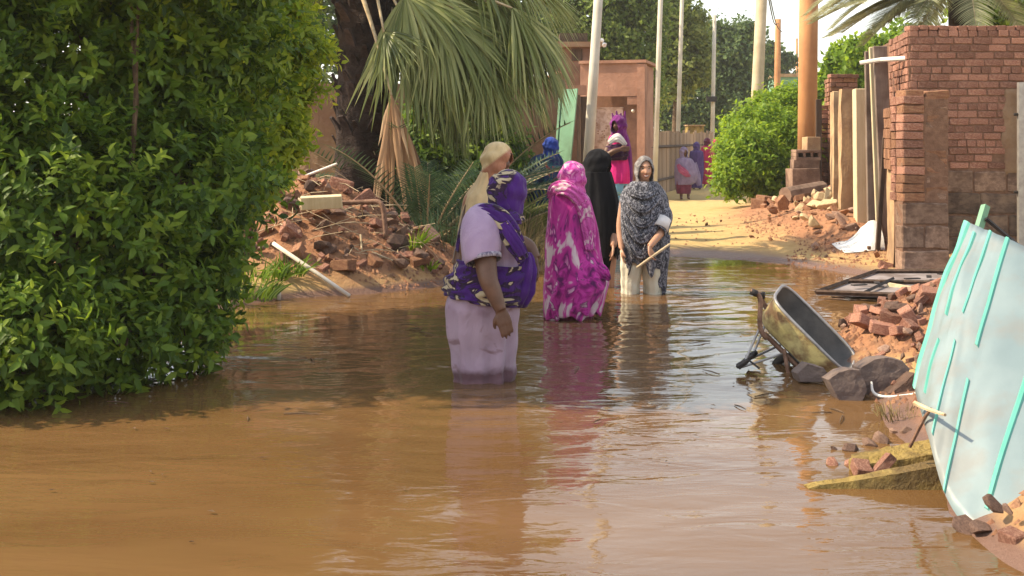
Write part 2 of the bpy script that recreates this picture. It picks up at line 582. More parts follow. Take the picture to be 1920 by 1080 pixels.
def shrub(name, loc, blobs, n, per, step, size, mat, label, cat, seed, group=None, solo=300, shape='ovate', stems=7, tone=0.0, width=0.46, rough=0.24, trim=0.0):
    rng = np.random.default_rng(seed)
    root = empty(name, loc, label, cat, group)
    o3 = np.array(loc)
    blobs = [(np.array(c) - o3, r - trim) for c, r in blobs]
    pts, u = blob_points(blobs, n, rng, 0.66, True, rough)
    ok = pts[:, 2] + o3[2] > 0.03
    pts, u = pts[ok], u[ok]
    p, d, up, t = sprigs(pts, u, rng, per, step)
    L = size * rng.uniform(0.42, 1.35, len(p))
    t = np.clip(t + tone, 0, 1)
    if solo:
        # the leaves that show largest: nearest the camera, on the near side
        wp = p + o3
        dist = np.linalg.norm(wp - np.array([0, 0, CAM_H]), axis=1)
        sx = wp[:, 0] / wp[:, 1] * F + 960
        score = dist / L
        score[(sx < 0) | (sx > 1920) | (wp[:, 2] > CAM_H + HORIZON * wp[:, 1] / F)] = 1e9
        pick = np.argsort(score)[:solo]
        rest = np.setdiff1d(np.arange(len(p)), pick)
        v, f, k = leaf_arrays(np.zeros((1, 3)), np.array([[0, 1., 0]]), np.array([[0, 0, 1.]]), np.ones(1), width, 'ovate')
        bases = []
        for q in range(6):
            me_o = mk('leaf', v, f, mat, rnd=np.full(len(v), 0.15 + q * 0.14))
            bases.append(me_o)
        for q, i in enumerate(pick):
            o = bases[q] if q < 6 else bases[int(np.clip(t[i] * 6, 0, 5.9))].copy()
            if q >= 6: COL.objects.link(o)
            y = Vector(d[i]); x = y.cross(Vector(up[i])).normalized(); z = x.cross(y)
            o.parent = root
            m = Matrix((x, y, z)).transposed().to_4x4()
            o.matrix_local = Matrix.Translation(Vector(p[i])) @ m @ Matrix.Scale(float(L[i]), 4)
        p, d, up, t, L = p[rest], d[rest], up[rest], t[rest], L[rest]
    v, f, k = leaf_arrays(p, d, up, L, width, shape)
    lv = mk('leaves', v, f, mat, root, rnd=np.repeat(t, k))
    tag(lv, kind='stuff')
    br = MB()
    for c, r in blobs:
        r0 = r[0] if hasattr(r, '__len__') else r
        c = np.array(c)
        for _ in range(stems):
            e = c + unit(rng.normal(size=(1, 3)))[0] * r0 * rng.uniform(0.3, 0.72)
            if e[2] + o3[2] < 0.05: e[2] = 0.05 - o3[2]
            s = np.array([c[0] * 0.6, c[1] * 0.6, 0.0]) if rng.random() < 0.15 else c + rng.normal(size=3) * r0 * 0.15
            mid = (s + e) / 2 + rng.normal(size=3) * r0 * 0.12
            br.tube([s, mid, e], [0.022 * r0 + 0.008, 0.015 * r0 + 0.005, 0.004], 5)
    br.build('branches', WOOD, root)
    return root


def px_blobs(lst):
    return [(tuple(P(x, y, D)), r / F * D if not hasattr(r, '__len__') else tuple(k / F * D for k in r)) for x, y, D, r in lst]


# big shrubs on the left, hanging over the water
shrub('shrub', (-2.9, 7.9, -0.05), px_blobs([
    (-60, -330, 8.6, 330), (230, -230, 8.9, 260), (255, -200, 7.9, 240), (120, 180, 8.6, 270), (-140, 60, 8.5, 280), (300, 60, 8.9, 230), (-120, 420, 7.8, 270), (110, 440, 7.9, 235), (310, 370, 8.4, 190),  # upper clumps, out of view, are added to shade the nearest woman and heap
    (300, 520, 8.0, 140), (345, 620, 7.9, 95), (225, 640, 7.45, 105), (60, 640, 7.0, 135), (-100, 640, 7.0, 160), (400, 560, 8.4, 62), (385, 660, 8.2, 42)]),
    31000, 7, 0.024, 0.080, LEAF_DARK, 'tall dark green broad-leaved shrub hanging over the flood water, in the left foreground', 'shrub', 3, trim=0.12)
shrub('shrub', (-2.95, 10.6, 0.1), px_blobs([
    (440, 90, 10.4, 150), (505, 60, 10.6, 75), (470, 180, 10.4, 100), (520, 258, 10.3, 66), (420, 280, 10.0, 120), (475, 305, 10.2, 58), (412, 385, 9.8, 60),
    (535, 120, 10.6, 48), (400, -60, 10.6, 150), (370, 460, 9.6, 60)]),
    20000, 7, 0.024, 0.074, LEAF_GREEN, 'yellower green shrub arching from the left toward the palm trunk', 'shrub', 4, solo=200, tone=0.05, trim=0.13)

shrub('shrub', P(860, 370, 17.6), px_blobs([(745, 320, 17.5, 62), (800, 285, 17.6, 70), (870, 265, 17.6, 66), (925, 290, 17.6, 50), (900, 320, 17.4, 60), (830, 330, 17.4, 60)]),
    4200, 6, 0.04, 0.11, LEAF_DARK, 'low dark green shrub growing against the brown mud wall behind the young palms', 'shrub', 6, solo=0, shape='diamond', tone=-.12)

# bright bush on the far right roadside
shrub('bush', P(1425, 372, 23.5), px_blobs([
    (1405, 300, 23.6, 62), (1452, 268, 24.4, 66), (1395, 250, 24.4, 42), (1472, 215, 25.2, 40), (1428, 205, 25.2, 30), (1372, 335, 23.0, 36),
    (1450, 338, 23.4, 42), (1480, 300, 23.8, 30), (1368, 300, 23.6, 24), (1490, 188, 25.4, 26), (1470, 180, 25.6, 22)]),
    6500, 5, 0.045, 0.11, LEAF_BRIGHT, 'bright green bush beside the dry road, in front of the tall pale pole', 'bush', 5, solo=0, shape='diamond', stems=4, trim=0.13, rough=.3)


def tree(name, base, blobs, n, per, size, mat, label, seed, group=None, trunk=0.18, tone=0.0):
    rng = np.random.default_rng(seed)
    root = empty(name, base, label, 'tree', group)
    o3 = np.array(base)
    bl = [(np.array(c) - o3, r) for c, r in blobs]
    # clusters first, then leaves: leaves gather in clumps with gaps between
    pts, u = blob_points(bl, n, rng, 0.30, True, 0.24)
    P_, U_, T_ = [], [], []
    sig = np.array([np.mean([np.mean(r) for _, r in bl]) * 0.12])
    for j in range(per):
        P_.append(pts + rng.normal(size=pts.shape) * sig)
        U_.append(u)
        T_.append(np.clip(0.5 + tone + rng.normal(0, 0.2, len(pts)), 0, 1))
    p = np.concatenate(P_); uu = np.concatenate(U_); t = np.concatenate(T_)
    d = unit(rng.normal(size=p.shape) + uu * 0.5 + np.array([0, 0, -0.15]))
    up = unit(uu + rng.normal(size=p.shape) * 0.5 + np.array([0, 0, 0.6]))
    v, f, k = leaf_arrays(p, d, up, size * rng.uniform(0.6, 1.3, len(p)), 0.62, 'diamond')
    c = mk('crown', v, f, mat, root, rnd=np.repeat(t, k))
    mb = MB()
    cen = np.mean([b[0] for b in bl], axis=0)
    h = cen[2]
    mb.tube([(0, 0, -0.2), (cen[0] * .2, cen[1] * .2, h * .35), (cen[0] * .6, cen[1] * .6, h * .7), tuple(cen)], [trunk, trunk * .8, trunk * .6, trunk * .35], 9, sub=3)
    for bc, r in bl:
        s = np.array([cen[0] * .5, cen[1] * .5, h * rng.uniform(.5, .75)])
        mid = (s + bc) / 2 + rng.normal(size=3) * 0.2
        mb.tube([s, mid, bc], [trunk * .45, trunk * .3, trunk * .12], 6, sub=2)
    mb.build('trunk', WOOD, root, smooth=True)
    return root


def gbase(px, D):
    x = (px - 960) / F * D
    return (x, D, tz1(x, D))


tree('tree', gbase(1150, 46), px_blobs([(1120, 60, 46, 70), (1190, 90, 46, 58), (1160, 170, 46, 52), (1110, 130, 46, 48), (1200, 170, 46, 44), (1150, -20, 46, 75), (1080, 20, 46, 60), (1215, 20, 46, 40), (1030, 60, 46, 50)]),
     3300, 13, 0.19, LEAF_FAR, 'leafy green tree rising behind the pink gatehouse roof', 21, trunk=0.2)
tree('tree', gbase(1265, 50), px_blobs([(1262, 45, 50, 42), (1245, 100, 50, 38), (1285, 80, 50, 40), (1300, 40, 50, 22), (1262, 140, 50, 42), (1300, 120, 50, 34), (1250, 0, 50, 36)]),
     2000, 12, 0.20, LEAF_FAR_PALE, 'pale yellowish green tree over the plank fence, between the slim poles', 22)
tree('tree', gbase(1335, 62), px_blobs([(1320, 120, 62, 44), (1375, 100, 62, 48), (1340, 75, 62, 36), (1400, 150, 62, 40), (1310, 185, 62, 45), (1365, 180, 62, 50), (1395, 70, 62, 32), (1250, 200, 62, 45), (1230, 160, 62, 40), (1290, 225, 62, 40), (1350, 235, 62, 40)]),
     3800, 12, 0.22, LEAF_FAR_DEEP, 'deep green tree at the end of the street, behind the shorter slim pole', 23, trunk=0.3, tone=0.12)
tree('tree', gbase(1440, 78), px_blobs([(1440, 100, 78, 24), (1462, 128, 78, 20), (1450, 160, 78, 22), (1475, 115, 78, 14), (1435, 140, 78, 18), (1480, 160, 78, 10)]),
     600, 12, 0.28, LEAF_FAR_DEEP, 'thin dark tree showing right of the tall pale pole, against the sky', 24, trunk=0.22)
tree('tree', gbase(1600, 33), px_blobs([(1590, 125, 33, 42), (1560, 165, 33, 34), (1630, 110, 33, 45), (1625, 170, 33, 40), (1545, 205, 33, 26), (1670, 140, 33, 40), (1700, 90, 33, 40)]),
     2000, 12, 0.17, LEAF_BRIGHT, 'sunlit bright green tree behind the red brick pier', 25, trunk=0.14)
tree('tree', gbase(1890, 22), px_blobs([(1880, 0, 22, 62), (1960, -10, 22, 70), (1820, -20, 22, 46), (1920, 40, 22, 30)]),
     1300, 12, 0.13, LEAF_BRIGHT, 'yellow-green tree leaning over the roof of the brick house', 26, trunk=0.12, tone=0.1)
tree('tree', gbase(620, 38), px_blobs([(600, 60, 38, 110), (700, 20, 38, 100), (820, 20, 38, 110), (520, 120, 38, 90), (940, 30, 38, 90), (760, 90, 38, 60), (880, 100, 38, 50), (640, -150, 38, 120), (520, -120, 38, 110), (760, -150, 38, 110), (880, -110, 38, 100), (690, -300, 38, 120), (570, -300, 38, 110)]),  # crown clumps above view added to keep sky reflection off the left water
     5200, 12, 0.20, LEAF_FAR_DEEP, 'dark leafy tree behind the mud wall and the palm trunk', 27, trunk=0.2)


# ------------------------------------------------------------------ palms
class Blades:
    """Narrow folded leaf strips gathered into one mesh."""
    def __init__(self):
        self.v, self.f, self.r = [], [], []

    def strip(self, pts, nrm, w, tone, taper=None):
        n0 = len(self.v)
        m = len(pts)
        for i, p in enumerate(pts):
            t = (pts[min(i + 1, m - 1)] - pts[max(i - 1, 0)])
            if t.length < 1e-9: t = Vector((0, 0, -1))
            s = t.cross(nrm)
            if s.length < 1e-6: s = t.cross(Vector((1, 0, 0.1)))
            s.normalize()
            up = s.cross(t).normalized()
            a = i / (m - 1)
            ww = w * (taper(a) if taper else (1 - a ** 2.2) * (0.45 + 1.1 * min(a * 3, 0.5)))
            self.v += [p - s * ww + up * ww * 0.55, p, p + s * ww + up * ww * 0.55]
            self.r += [min(max(tone + random.uniform(-.05, .05), 0), 1)] * 3
        for i in range(m - 1):
            a = n0 + i * 3
            self.f += [[a, a + 1, a + 4, a + 3], [a + 1, a + 2, a + 5, a + 4]]

    def build(self, name, mat, parent):
        return mk(name, np.array([tuple(v) for v in self.v]), np.array(self.f), mat, parent, rnd=self.r)


def curve(p0, d0, length, grav, n, wander=0.0):
    """A drooping line: starts along d0 and bends under its weight."""
    pts = [Vector(p0)]
    d = Vector(d0).normalized()
    st = length / n
    for i in range(n):
        d = (d + Vector((random.uniform(-1, 1), random.uniform(-1, 1), random.uniform(-1, 1))) * wander + Vector((0, 0, -grav * st))).normalized()
        pts.append(pts[-1] + d * st)
    return pts


def fan_frond(root, start, hub, axis, length, spread, mat, grav, nseg=38, w=0.028, tone=0.5, pet_mat=None, tilt=0.0, name='frond', ragged=0.0):
    """A fan palm leaf: stalk from start to hub, then pleated segments radiating round the axis and drooping at the tips."""
    axis = Vector(axis).normalized()
    side = axis.cross(Vector((0, 0, 1)))
    if side.length < 0.2: side = axis.cross(Vector((0, 1, 0)))
    side.normalize()
    nrm = side.cross(axis).normalized()
    rot = Matrix.Rotation(tilt, 3, axis)
    side = rot @ side; nrm = rot @ nrm
    B = Blades()
    for k in range(nseg):
        a = (k / (nseg - 1) - 0.5) * spread + random.uniform(-.02, .02)
        d = axis * math.cos(a) + side * math.sin(a) + nrm * (0.18 * math.cos(a * 1.5) + random.uniform(-.05, .05))
        L = length * (0.72 + 0.28 * math.cos(a * 0.8)) * random.uniform(0.86 - ragged, 1.06)
        if ragged: d = d + Vector((random.gauss(0, .10), random.gauss(0, .12), 0)) * ragged * 2
        pts = curve(Vector(hub), d, L, grav * random.uniform(.6, 1.4), 7, 0.03 + .10 * ragged)
        B.strip(pts, nrm, w * length, min(1, max(0, tone + random.gauss(0, 0.2))), taper=lambda t: (min(1, 0.25 + t * 2.2) if t < .4 else max(0.03, 1.0 - ((t - .4) / .6) ** 1.3)))
    o = B.build(name, mat, root)
    mid = (Vector(start) + Vector(hub)) / 2 + Vector((0, 0, 0.06))
    mb = MB().tube([start, mid, hub], [0.035, 0.022, 0.014], 6, sub=4)
    mb.build('stalk', pet_mat or STALK, o, smooth=True)
    return o


random.seed(31)
PALM = P(680, 420, 15.2); PALM.z = 0.35
palm = empty('fan_palm', PALM, 'fan palm with thick dark shaggy trunk and big drooping grey-green fan leaves', 'palm tree')
TRUNK = rough_mat('palm_trunk_dark', (0.014, 0.009, 0.008), (0.048, 0.031, 0.026), 7, 0.98, 1.0, 0.06, c3=(0.065, 0.044, 0.036), scale2=2.5, stretch=(1, 1, 2.2))
BOOT = rough_mat('palm_leaf_base', (0.026, 0.017, 0.015), (0.075, 0.052, 0.044), 8, 0.95, 0.8, 0.03, vary=0.35)
# trunk with ragged rings
tv, tf = [], []
NR, NU = 64, 40
for i in range(NR):
    t = i / (NR - 1)
    z = -0.5 + t * 4.6
    r = 0.365 - 0.05 * t + 0.07 * max(0, 1 - t * 4) - 0.06 * max(0, t - 0.62)
    for k in range(NU):
        th = 2 * math.pi * k / NU
        q = r + 0.035 * mnoise.noise(Vector((math.cos(th) * 3, math.sin(th) * 3, z * 4.5))) + 0.022 * mnoise.noise(Vector((math.cos(th) * 9, math.sin(th) * 9, z * 12)))
        tv.append((q * math.cos(th) + 0.06 * t, q * math.sin(th), z))
for i in range(NR - 1):
    for k in range(NU):
        k2 = (k + 1) % NU
        tf.append([i * NU + k, i * NU + k2, (i + 1) * NU + k2, (i + 1) * NU + k])
trunk_o = mk('trunk', tv, np.array(tf), TRUNK, palm, smooth=True)
# old leaf bases: curved flaps on the trunk
boot_src = None
flap = MB()
flap.add([(-.07, 0, 0), (.07, 0, 0), (.05, -.05, .12), (-.05, -.05, .12), (.03, -.11, .22), (-.03, -.11, .22),
          (-.07, .03, 0), (.07, .03, 0), (.05, -.02, .13), (-.05, -.02, .13), (.03, -.09, .235), (-.03, -.09, .235)],
         [[0, 1, 2, 3], [3, 2, 4, 5], [7, 6, 9, 8], [8, 9, 11, 10], [0, 3, 9, 6], [3, 5, 11, 9], [1, 7, 8, 2], [2, 8, 10, 4], [5, 4, 10, 11], [0, 6, 7, 1]])
for k in range(110):
    if boot_src is None:
        boot_src = flap.build('leaf_base', BOOT, palm); o = boot_src
    else:
        o = boot_src.copy(); COL.objects.link(o)
    z = 1.25 + 2.3 * (k / 110) + random.uniform(-.05, .05)
    th = k * 2.399
    r = 0.335 - 0.03 * (z / 4)
    o.parent = palm
    o.location = (r * math.cos(th) + 0.04 * z / 3, r * math.sin(th), z - 0.3)
    s = random.uniform(0.7, 1.35) * (0.8 + 0.25 * z / 3)
    o.rotation_euler = (random.uniform(-.25, .15), random.uniform(-.2, .2), th + math.pi / 2)
    o.scale = (s, s, s * random.uniform(.8, 1.2))


def pl(px, py, D):
    return P(px, py, D) - PALM


crown = pl(690, -70, 15.2)
# (hub px, py, D), axis image direction (dx, dy down), depth part, length, spread
for (hx, hy, hd, ax, ay, ad, L, sp, tl, tn) in [
    (800, -25, 15.0, 1.0, 0.55, -0.1, 1.75, 2.6, 0.5, 0.55),
    (880, -70, 15.3, 1.0, 0.75, 0.05, 1.75, 2.4, 0.2, 0.6),
    (760, 40, 14.7, 0.55, 1.0, -0.3, 1.55, 2.4, 0.8, 0.5),
    (850, 15, 14.8, 0.8, 0.9, -0.2, 1.45, 2.5, 0.9, 0.45),
    (930, 10, 15.1, 1.0, 0.8, 0.0, 1.15, 2.3, 0.3, 0.65),
    (830, 95, 14.9, 0.35, 1.0, -0.2, 1.15, 2.2, 1.1, 0.35),
    (770, 110, 15.1, 0.4, 1.0, 0.2, 1.25, 2.5, 0.6, 0.25),
    (900, 70, 15.4, 0.8, 1.0, 0.2, 1.10, 2.2, 0.2, 0.40),
    (720, 60, 14.5, 0.35, 1.0, -0.5, 0.85, 2.3, 1.2, 0.40),
    (780, -40, 15.6, 0.9, 0.2, 0.4, 1.6, 2.6, 0.0, 0.3),
    (950, -50, 15.5, 1.0, 0.5, 0.1, 1.30, 2.4, 0.3, 0.65),
    (905, 40, 14.9, 1.0, 1.0, -0.1, 1.25, 2.2, 0.6, 0.6),
    (960, 70, 15.2, 0.9, 1.2, 0.0, 1.05, 2.0, 0.4, 0.5),
    (860, 110, 15.0, 0.6, 1.2, -0.1, 1.25, 2.0, 0.9, 0.5),
    (790, 150, 15.3, 0.5, 1.1, 0.1, 1.10, 2.2, 0.5, 0.3),
    (930, 150, 15.4, 0.6, 1.2, 0.1, 0.95, 2.0, 0.3, 0.35),
    (840, 190, 15.5, 0.3, 1.2, 0.1, 0.95, 2.2, 0.5, 0.25),
    (820, 30, 14.6, 0.7, 1.1, -0.3, 1.35, 2.3, 0.9, 0.55),
    (760, -10, 14.6, 0.5, 1.0, -0.4, 1.15, 2.4, 1.0, 0.6),
    (960, 15, 14.9, 0.9, 1.1, 0.0, 1.45, 2.1, 0.6, 0.6),
    (1005, 70, 15.4, 0.5, 1.3, 0.0, 1.10, 1.9, 0.3, 0.5),
    (900, 100, 14.7, 0.7, 1.2, -0.1, 1.20, 2.0, 0.8, 0.55),
    (985, 30, 15.6, 0.9, 1.0, 0.1, 1.15, 2.2, 0.4, 0.6),
    (1000, -30, 15.8, 1.0, 0.7, 0.1, 1.05, 2.3, 0.2, 0.55),
    (975, 120, 15.8, 0.6, 1.3, 0.0, 1.05, 1.9, 0.3, 0.45),
    (890, 120, 15.6, 0.5, 1.3, 0.0, 1.15, 2.0, 0.5, 0.45),
    (830, 130, 15.7, 0.4, 1.3, 0.1, 1.15, 2.2, 0.4, 0.3),
    (590, -60, 15.0, -1.0, 0.6, -0.1, 1.25, 2.4, -0.5, 0.55),
    (610, -30, 15.5, -0.7, 0.8, 0.3, 1.0, 2.3, -0.8, 0.4),
    (560, -90, 15.3, -1.0, 0.3, 0.1, 1.3, 2.4, -0.2, 0.6),
    (700, -200, 15.2, 0.2, -1.0, -0.4, 1.5, 2.6, 0.3, 0.6),
    (800, -190, 15.3, 0.9, -0.7, 0.2, 1.5, 2.6, 0.3, 0.6),
    (600, -180, 15.3, -0.9, -0.7, 0.2, 1.5, 2.6, 0.3, 0.6),
    (640, -120, 14.6, -0.4, 0.2, -1.0, 1.3, 2.4, 0.1, 0.5)]:
    fan_frond(palm, crown, pl(hx, hy, hd), (ax, ad, -ay), L, sp, PALM_GREEN, 0.85, 44, 0.017, tn, tilt=tl)
# the dead leaf hanging against the trunk
o = fan_frond(palm, pl(668, -40, 14.9), pl(734, 178, 14.3), (0.03, -0.06, -1), 1.60, 0.50, PALM_DRY, 0.10, 34, 0.019, 0.62, ragged=.48, pet_mat=STALK, tilt=0.15, name='dead_frond')
o['label'] = 'dead brown frond hanging against the trunk'


def feather_frond(root, base, d0, length, grav, mat, leaflet=0.35, n=46, w=0.012, tone=0.5, name='frond', vee=0.35):
    """A feather palm leaf: arching rib with leaflets on both sides."""
    rib = curve(base, d0, length, grav, 16, 0.02)
    B = Blades()
    for k in range(n):
        t = 0.12 + 0.88 * k / n
        i = min(int(t * 16), 15); u = t * 16 - i
        p = rib[i].lerp(rib[i + 1], u)
        tg = (rib[i + 1] - rib[i]).normalized()
        s = tg.cross(Vector((0, 0, 1)))
        if s.length < .1: s = tg.cross(Vector((0, 1, 0)))
        s.normalize(); up = s.cross(tg)
        for sg in (-1, 1):
            L = leaflet * (0.55 + 0.6 * math.sin(math.pi * min(1, t * 1.05))) * random.uniform(.85, 1.1)
            d = tg * 0.75 + s * sg * 0.9 + up * vee
            B.strip(curve(p, d, L, 0.9, 4, 0.02), up, w, min(1, max(0, tone + random.gauss(0, .17))), taper=lambda a: max(0.05, 1 - a ** 1.6))
    o = B.build(name, mat, root)
    MB().tube(rib, list(np.linspace(0.018, 0.004, len(rib))), 5).build('rib', STALK, o)
    return o


random.seed(41)
# date palm behind the brick house
DP = Vector((P(1790, 0, 20).x, 20.0, 0.05))
dpalm = empty('date_palm', DP, 'date palm with feathery silvery fronds arching over the brick walls at upper right', 'palm tree')
top = P(1800, -42, 20) - DP
MB().tube([(0, 0, -.2), (0.1, 0, top.z * .5), tuple(top)], [0.26, 0.2, 0.19], 12, sub=5).build('trunk', TRUNK, dpalm, smooth=True)
PALM_SILVER = leaf_mat('palm_silver', (0.085, 0.100, 0.045), (0.19, 0.205, 0.105), (0.34, 0.34, 0.20), 0.32, 0.35)
for (dx, dy, dz, L, g, tn) in [(-1.0, -.2, .35, 2.5, .42, .6), (-1.0, .1, .1, 2.3, .40, .5), (-.9, -.5, .0, 2.2, .42, .45), (-.8, -.1, -.3, 2.0, .35, .4), (-1, .4, .3, 2.5, .45, .5), (-1, -.3, .15, 2.6, .3, .6), (-1, 0, -.12, 2.3, .25, .55), (-1, .2, .5, 2.7, .5, .6),
                           (-.5, -.6, -.1, 2.4, .5, .5), (-.2, -.9, .1, 2.3, .55, .45), (.3, -.9, .2, 2.3, .55, .5), (.9, -.3, .3, 3.0, .45, .55), (.8, -.6, 0, 2.6, .5, .5),
                           (1, .2, .6, 3.2, .42, .5), (-.3, .3, 1, 3.0, .5, .6), (.4, -.2, 1, 3.0, .5, .6), (-.7, -.3, .9, 3.4, .45, .6), (-.45, -.3, -.35, 2.2, .4, .35), (-1, -.4, -.05, 2.4, .2, .55), (-1, -.2, -.22, 2.5, .12, .5), (-1, .1, -.32, 2.3, .10, .45), (-.9, -.35, -.38, 1.9, .15, .5), (-1, .3, .02, 2.5, .22, .5), (-.9, -.6, .25, 2.5, .35, .6), (-.7, -.7, -.2, 1.8, .3, .5), (-.9, .5, -.1, 2.1, .3, .4), (-1, -.1, .22, 2.7, .33, .65), (-.5, -.8, .3, 2.2, .5, .6), (.2, -.8, -.1, 1.9, .5, .5), (.6, -.8, .1, 2.2, .5, .55)]:
    feather_frond(dpalm, top, (dx, dy, dz), L, g, PALM_SILVER, 0.48, 60, 0.013, tn)

# young palms and dry growth at the foot of the mud wall
for i, (px, D, lab, nf, hh, mt, tn) in enumerate([
    (800, 14.6, 'young dark palm clump with spiky fronds right of the hanging dead frond', 20, 1.9, PALM_DARK, .45),
    (895, 15.2, 'young palm clump with arching fronds behind the pale-scarfed woman', 18, 1.8, PALM_DARK, .55),
    (745, 15.9, 'tall dark palm clump directly behind the hanging dead frond', 18, 2.1, PALM_DARK, .4),
    (850, 16.3, 'rearmost tall dark palm clump against the mud wall', 22, 2.3, PALM_DARK, .5),
    (905, 16.4, 'tall olive palm clump against the mud wall, left of the woman in dark blue', 20, 1.9, PALM_GREEN, .35),
    (985, 15.4, 'low olive palm clump with drooping fronds left of the magenta-dressed woman', 16, .8, PALM_GREEN, .40)]):
    b = gbase(px, D)
    r = empty('young_palm', b, lab, 'plant')
    for k in range(nf):
        a = k * 2.399
        el = random.uniform(.35, 1.5)
        feather_frond(r, (0.08 * math.cos(a), 0.08 * math.sin(a), 0), (math.cos(a), math.sin(a) * .8, el), hh * random.uniform(.7, 1.15), random.uniform(.3, .7), mt, 0.32, 26, 0.011, tn)


def tuft(name, loc, n, h, spread, mat, label, cat='plant', w=0.006, grav=1.4, group=None, tone=.5):
    B = Blades()
    for k in range(n):
        a = random.uniform(0, 6.28); q = random.random() ** .5 * spread
        b = Vector((q * math.cos(a), q * math.sin(a), -0.02))
        d = (math.cos(a) * random.uniform(0, .8), math.sin(a) * random.uniform(0, .8), 1)
        B.strip(curve(b, d, h * random.uniform(.5, 1.2), grav / max(h, .2) * random.uniform(.2, 1), 5, .08), Vector((math.sin(a), -math.cos(a), .3)), w, min(1, max(0, random.gauss(tone, .2))))
    o = B.build(name, mat, None)
    o.location = loc
    return tag(o, label, cat, group)


random.seed(43)
for i, (px, D, n, h, s, m, lab) in enumerate([
    (1000, 13.9, 260, .75, .45, DRY_GRASS, 'clump of dry tan grass at the bank left of the magenta-dressed woman'),
    (935, 14.3, 220, .7, .4, DRY_GRASS, 'clump of dry grass behind the woman in the purple scarf'),
    (842, 13.6, 160, .55, .35, PALM_DARK, 'dark green grassy clump at the right end of the brick heap'),
    (1050, 15.8, 220, .6, .5, DRY_GRASS, 'dry grass clump on the bank behind the black-robed woman')]):
    tuft('grass_clump', gbase(px, D), n, h, s, m, lab)
for (px, py, D, n, h, s, m, lab) in [
    (775, 425, 12.9, 26, .3, .06, LEAF_BRIGHT, 'bright green seedling on the brick heap, right of the bent pipe'),
    (800, 470, 12.6, 18, .16, .08, LEAF_BRIGHT, 'small yellow-green sprout low on the right of the brick heap'),
    (545, 530, 11.85, 60, .22, .16, LEAF_DARK, 'green weeds at the waterline under the slanting white pole'),
    (480, 500, 11.7, 110, .24, .3, LEAF_DARK, 'bushy green weeds between the shrub and the brick heap'),
    (455, 545, 11.2, 90, .25, .3, LEAF_DARK, 'dark weeds standing in the water by the left shrub'),
    (1690, 775, 6.6, 70, .085, .14, DRY_GRASS, 'dry brown weed tuft beside the corrugated sheet')]:
    x = (px - 960) / F * D
    tuft('weed', (x, D, max(tz1(x, D), -0.02)), n, h, s, m, lab, w=0.012 if m is not DRY_GRASS else .004)

# ------------------------------------------------------------------ building materials
BRICK = rough_mat('brick_red', (0.155, 0.066, 0.046), (0.290, 0.132, 0.090), 22, 0.92, 0.6, 0.012, c3=(0.36, 0.20, 0.14), scale2=9, vary=0.30)
BRICK_PALE = rough_mat('brick_pale', (0.30, 0.14, 0.095), (0.42, 0.235, 0.165), 22, 0.92, 0.6, 0.012, c3=(0.26, 0.11, 0.075), scale2=8, vary=0.25)
BRICK_EARTH = rough_mat('brick_earth', (0.25, 0.125, 0.070), (0.36, 0.195, 0.110), 14, 0.95, 0.7, 0.015, c3=(0.22, 0.10, 0.06), scale2=5, vary=0.22)
MORTAR = rough_mat('mud_mortar', (0.16, 0.085, 0.055), (0.25, 0.145, 0.095), 16, 0.97, 0.8, 0.02)
MUDWALL = rough_mat('mud_plaster', (0.22, 0.135, 0.08), (0.31, 0.205, 0.125), 3.5, 0.95, 0.6, 0.03, c3=(0.22, 0.125, 0.08), scale2=1.0)
MUD_YELLOW = rough_mat('yellow_mud', (0.25, 0.17, 0.05), (0.36, 0.26, 0.085), 9, 0.95, 1.0, 0.03, c3=(0.15, 0.10, 0.04), scale2=4)
SLAB_TAN = rough_mat('tan_concrete', (0.36, 0.235, 0.125), (0.46, 0.32, 0.185), 5, 0.92, 0.5, 0.02, c3=(0.27, 0.17, 0.10), scale2=2.2)
DAMP = rough_mat('damp_block', (0.085, 0.058, 0.045), (0.155, 0.105, 0.078), 6, 0.9, 0.5, 0.02, vary=0.25, c3=(0.22, 0.15, 0.105), scale2=1.6)
BLOCK = rough_mat('grey_brown_block', (0.20, 0.125, 0.090), (0.31, 0.205, 0.145), 9, 0.93, 0.6, 0.015, vary=0.2, c3=(0.14, 0.085, 0.06), scale2=3)
CREAM = rough_mat('cream_board', (0.52, 0.42, 0.25), (0.64, 0.54, 0.35), 4, 0.8, 0.25, 0.01, stretch=(3, 3, .5))
CHANNEL = rough_mat('grey_brown_beam', (0.17, 0.125, 0.10), (0.27, 0.205, 0.16), 5, 0.8, 0.3, 0.01, stretch=(4, 4, .5), c3=(0.12, 0.08, 0.06), scale2=2)
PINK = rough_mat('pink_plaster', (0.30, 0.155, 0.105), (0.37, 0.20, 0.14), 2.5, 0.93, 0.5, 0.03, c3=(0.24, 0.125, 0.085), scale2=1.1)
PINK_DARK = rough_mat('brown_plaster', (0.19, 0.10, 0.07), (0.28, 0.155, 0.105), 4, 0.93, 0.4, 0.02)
PANEL_PINK = rough_mat('pale_pink_panel', (0.56, 0.40, 0.34), (0.64, 0.48, 0.42), 3, 0.75, 0.2, 0.01, c3=(0.42, 0.27, 0.21), scale2=7)
DARKWOOD = rough_mat('dark_wood', (0.045, 0.028, 0.020), (0.10, 0.062, 0.042), 6, 0.85, 0.4, 0.01, stretch=(3, 3, .4))
GREENPAINT = rough_mat('pale_green_paint', (0.15, 0.30, 0.19), (0.20, 0.37, 0.24), 3, 0.6, 0.25, 0.01, c3=(0.12, 0.22, 0.14), scale2=2)
PLANK = rough_mat('fence_plank', (0.25, 0.165, 0.105), (0.36, 0.25, 0.165), 4, 0.9, 0.4, 0.01, vary=0.3, stretch=(4, 4, .4))
POLE_PALE = rough_mat('pale_pole', (0.50, 0.46, 0.38), (0.62, 0.575, 0.49), 3, 0.7, 0.25, 0.01, stretch=(2, 2, .4), c3=(0.42, 0.37, 0.30), scale2=1)
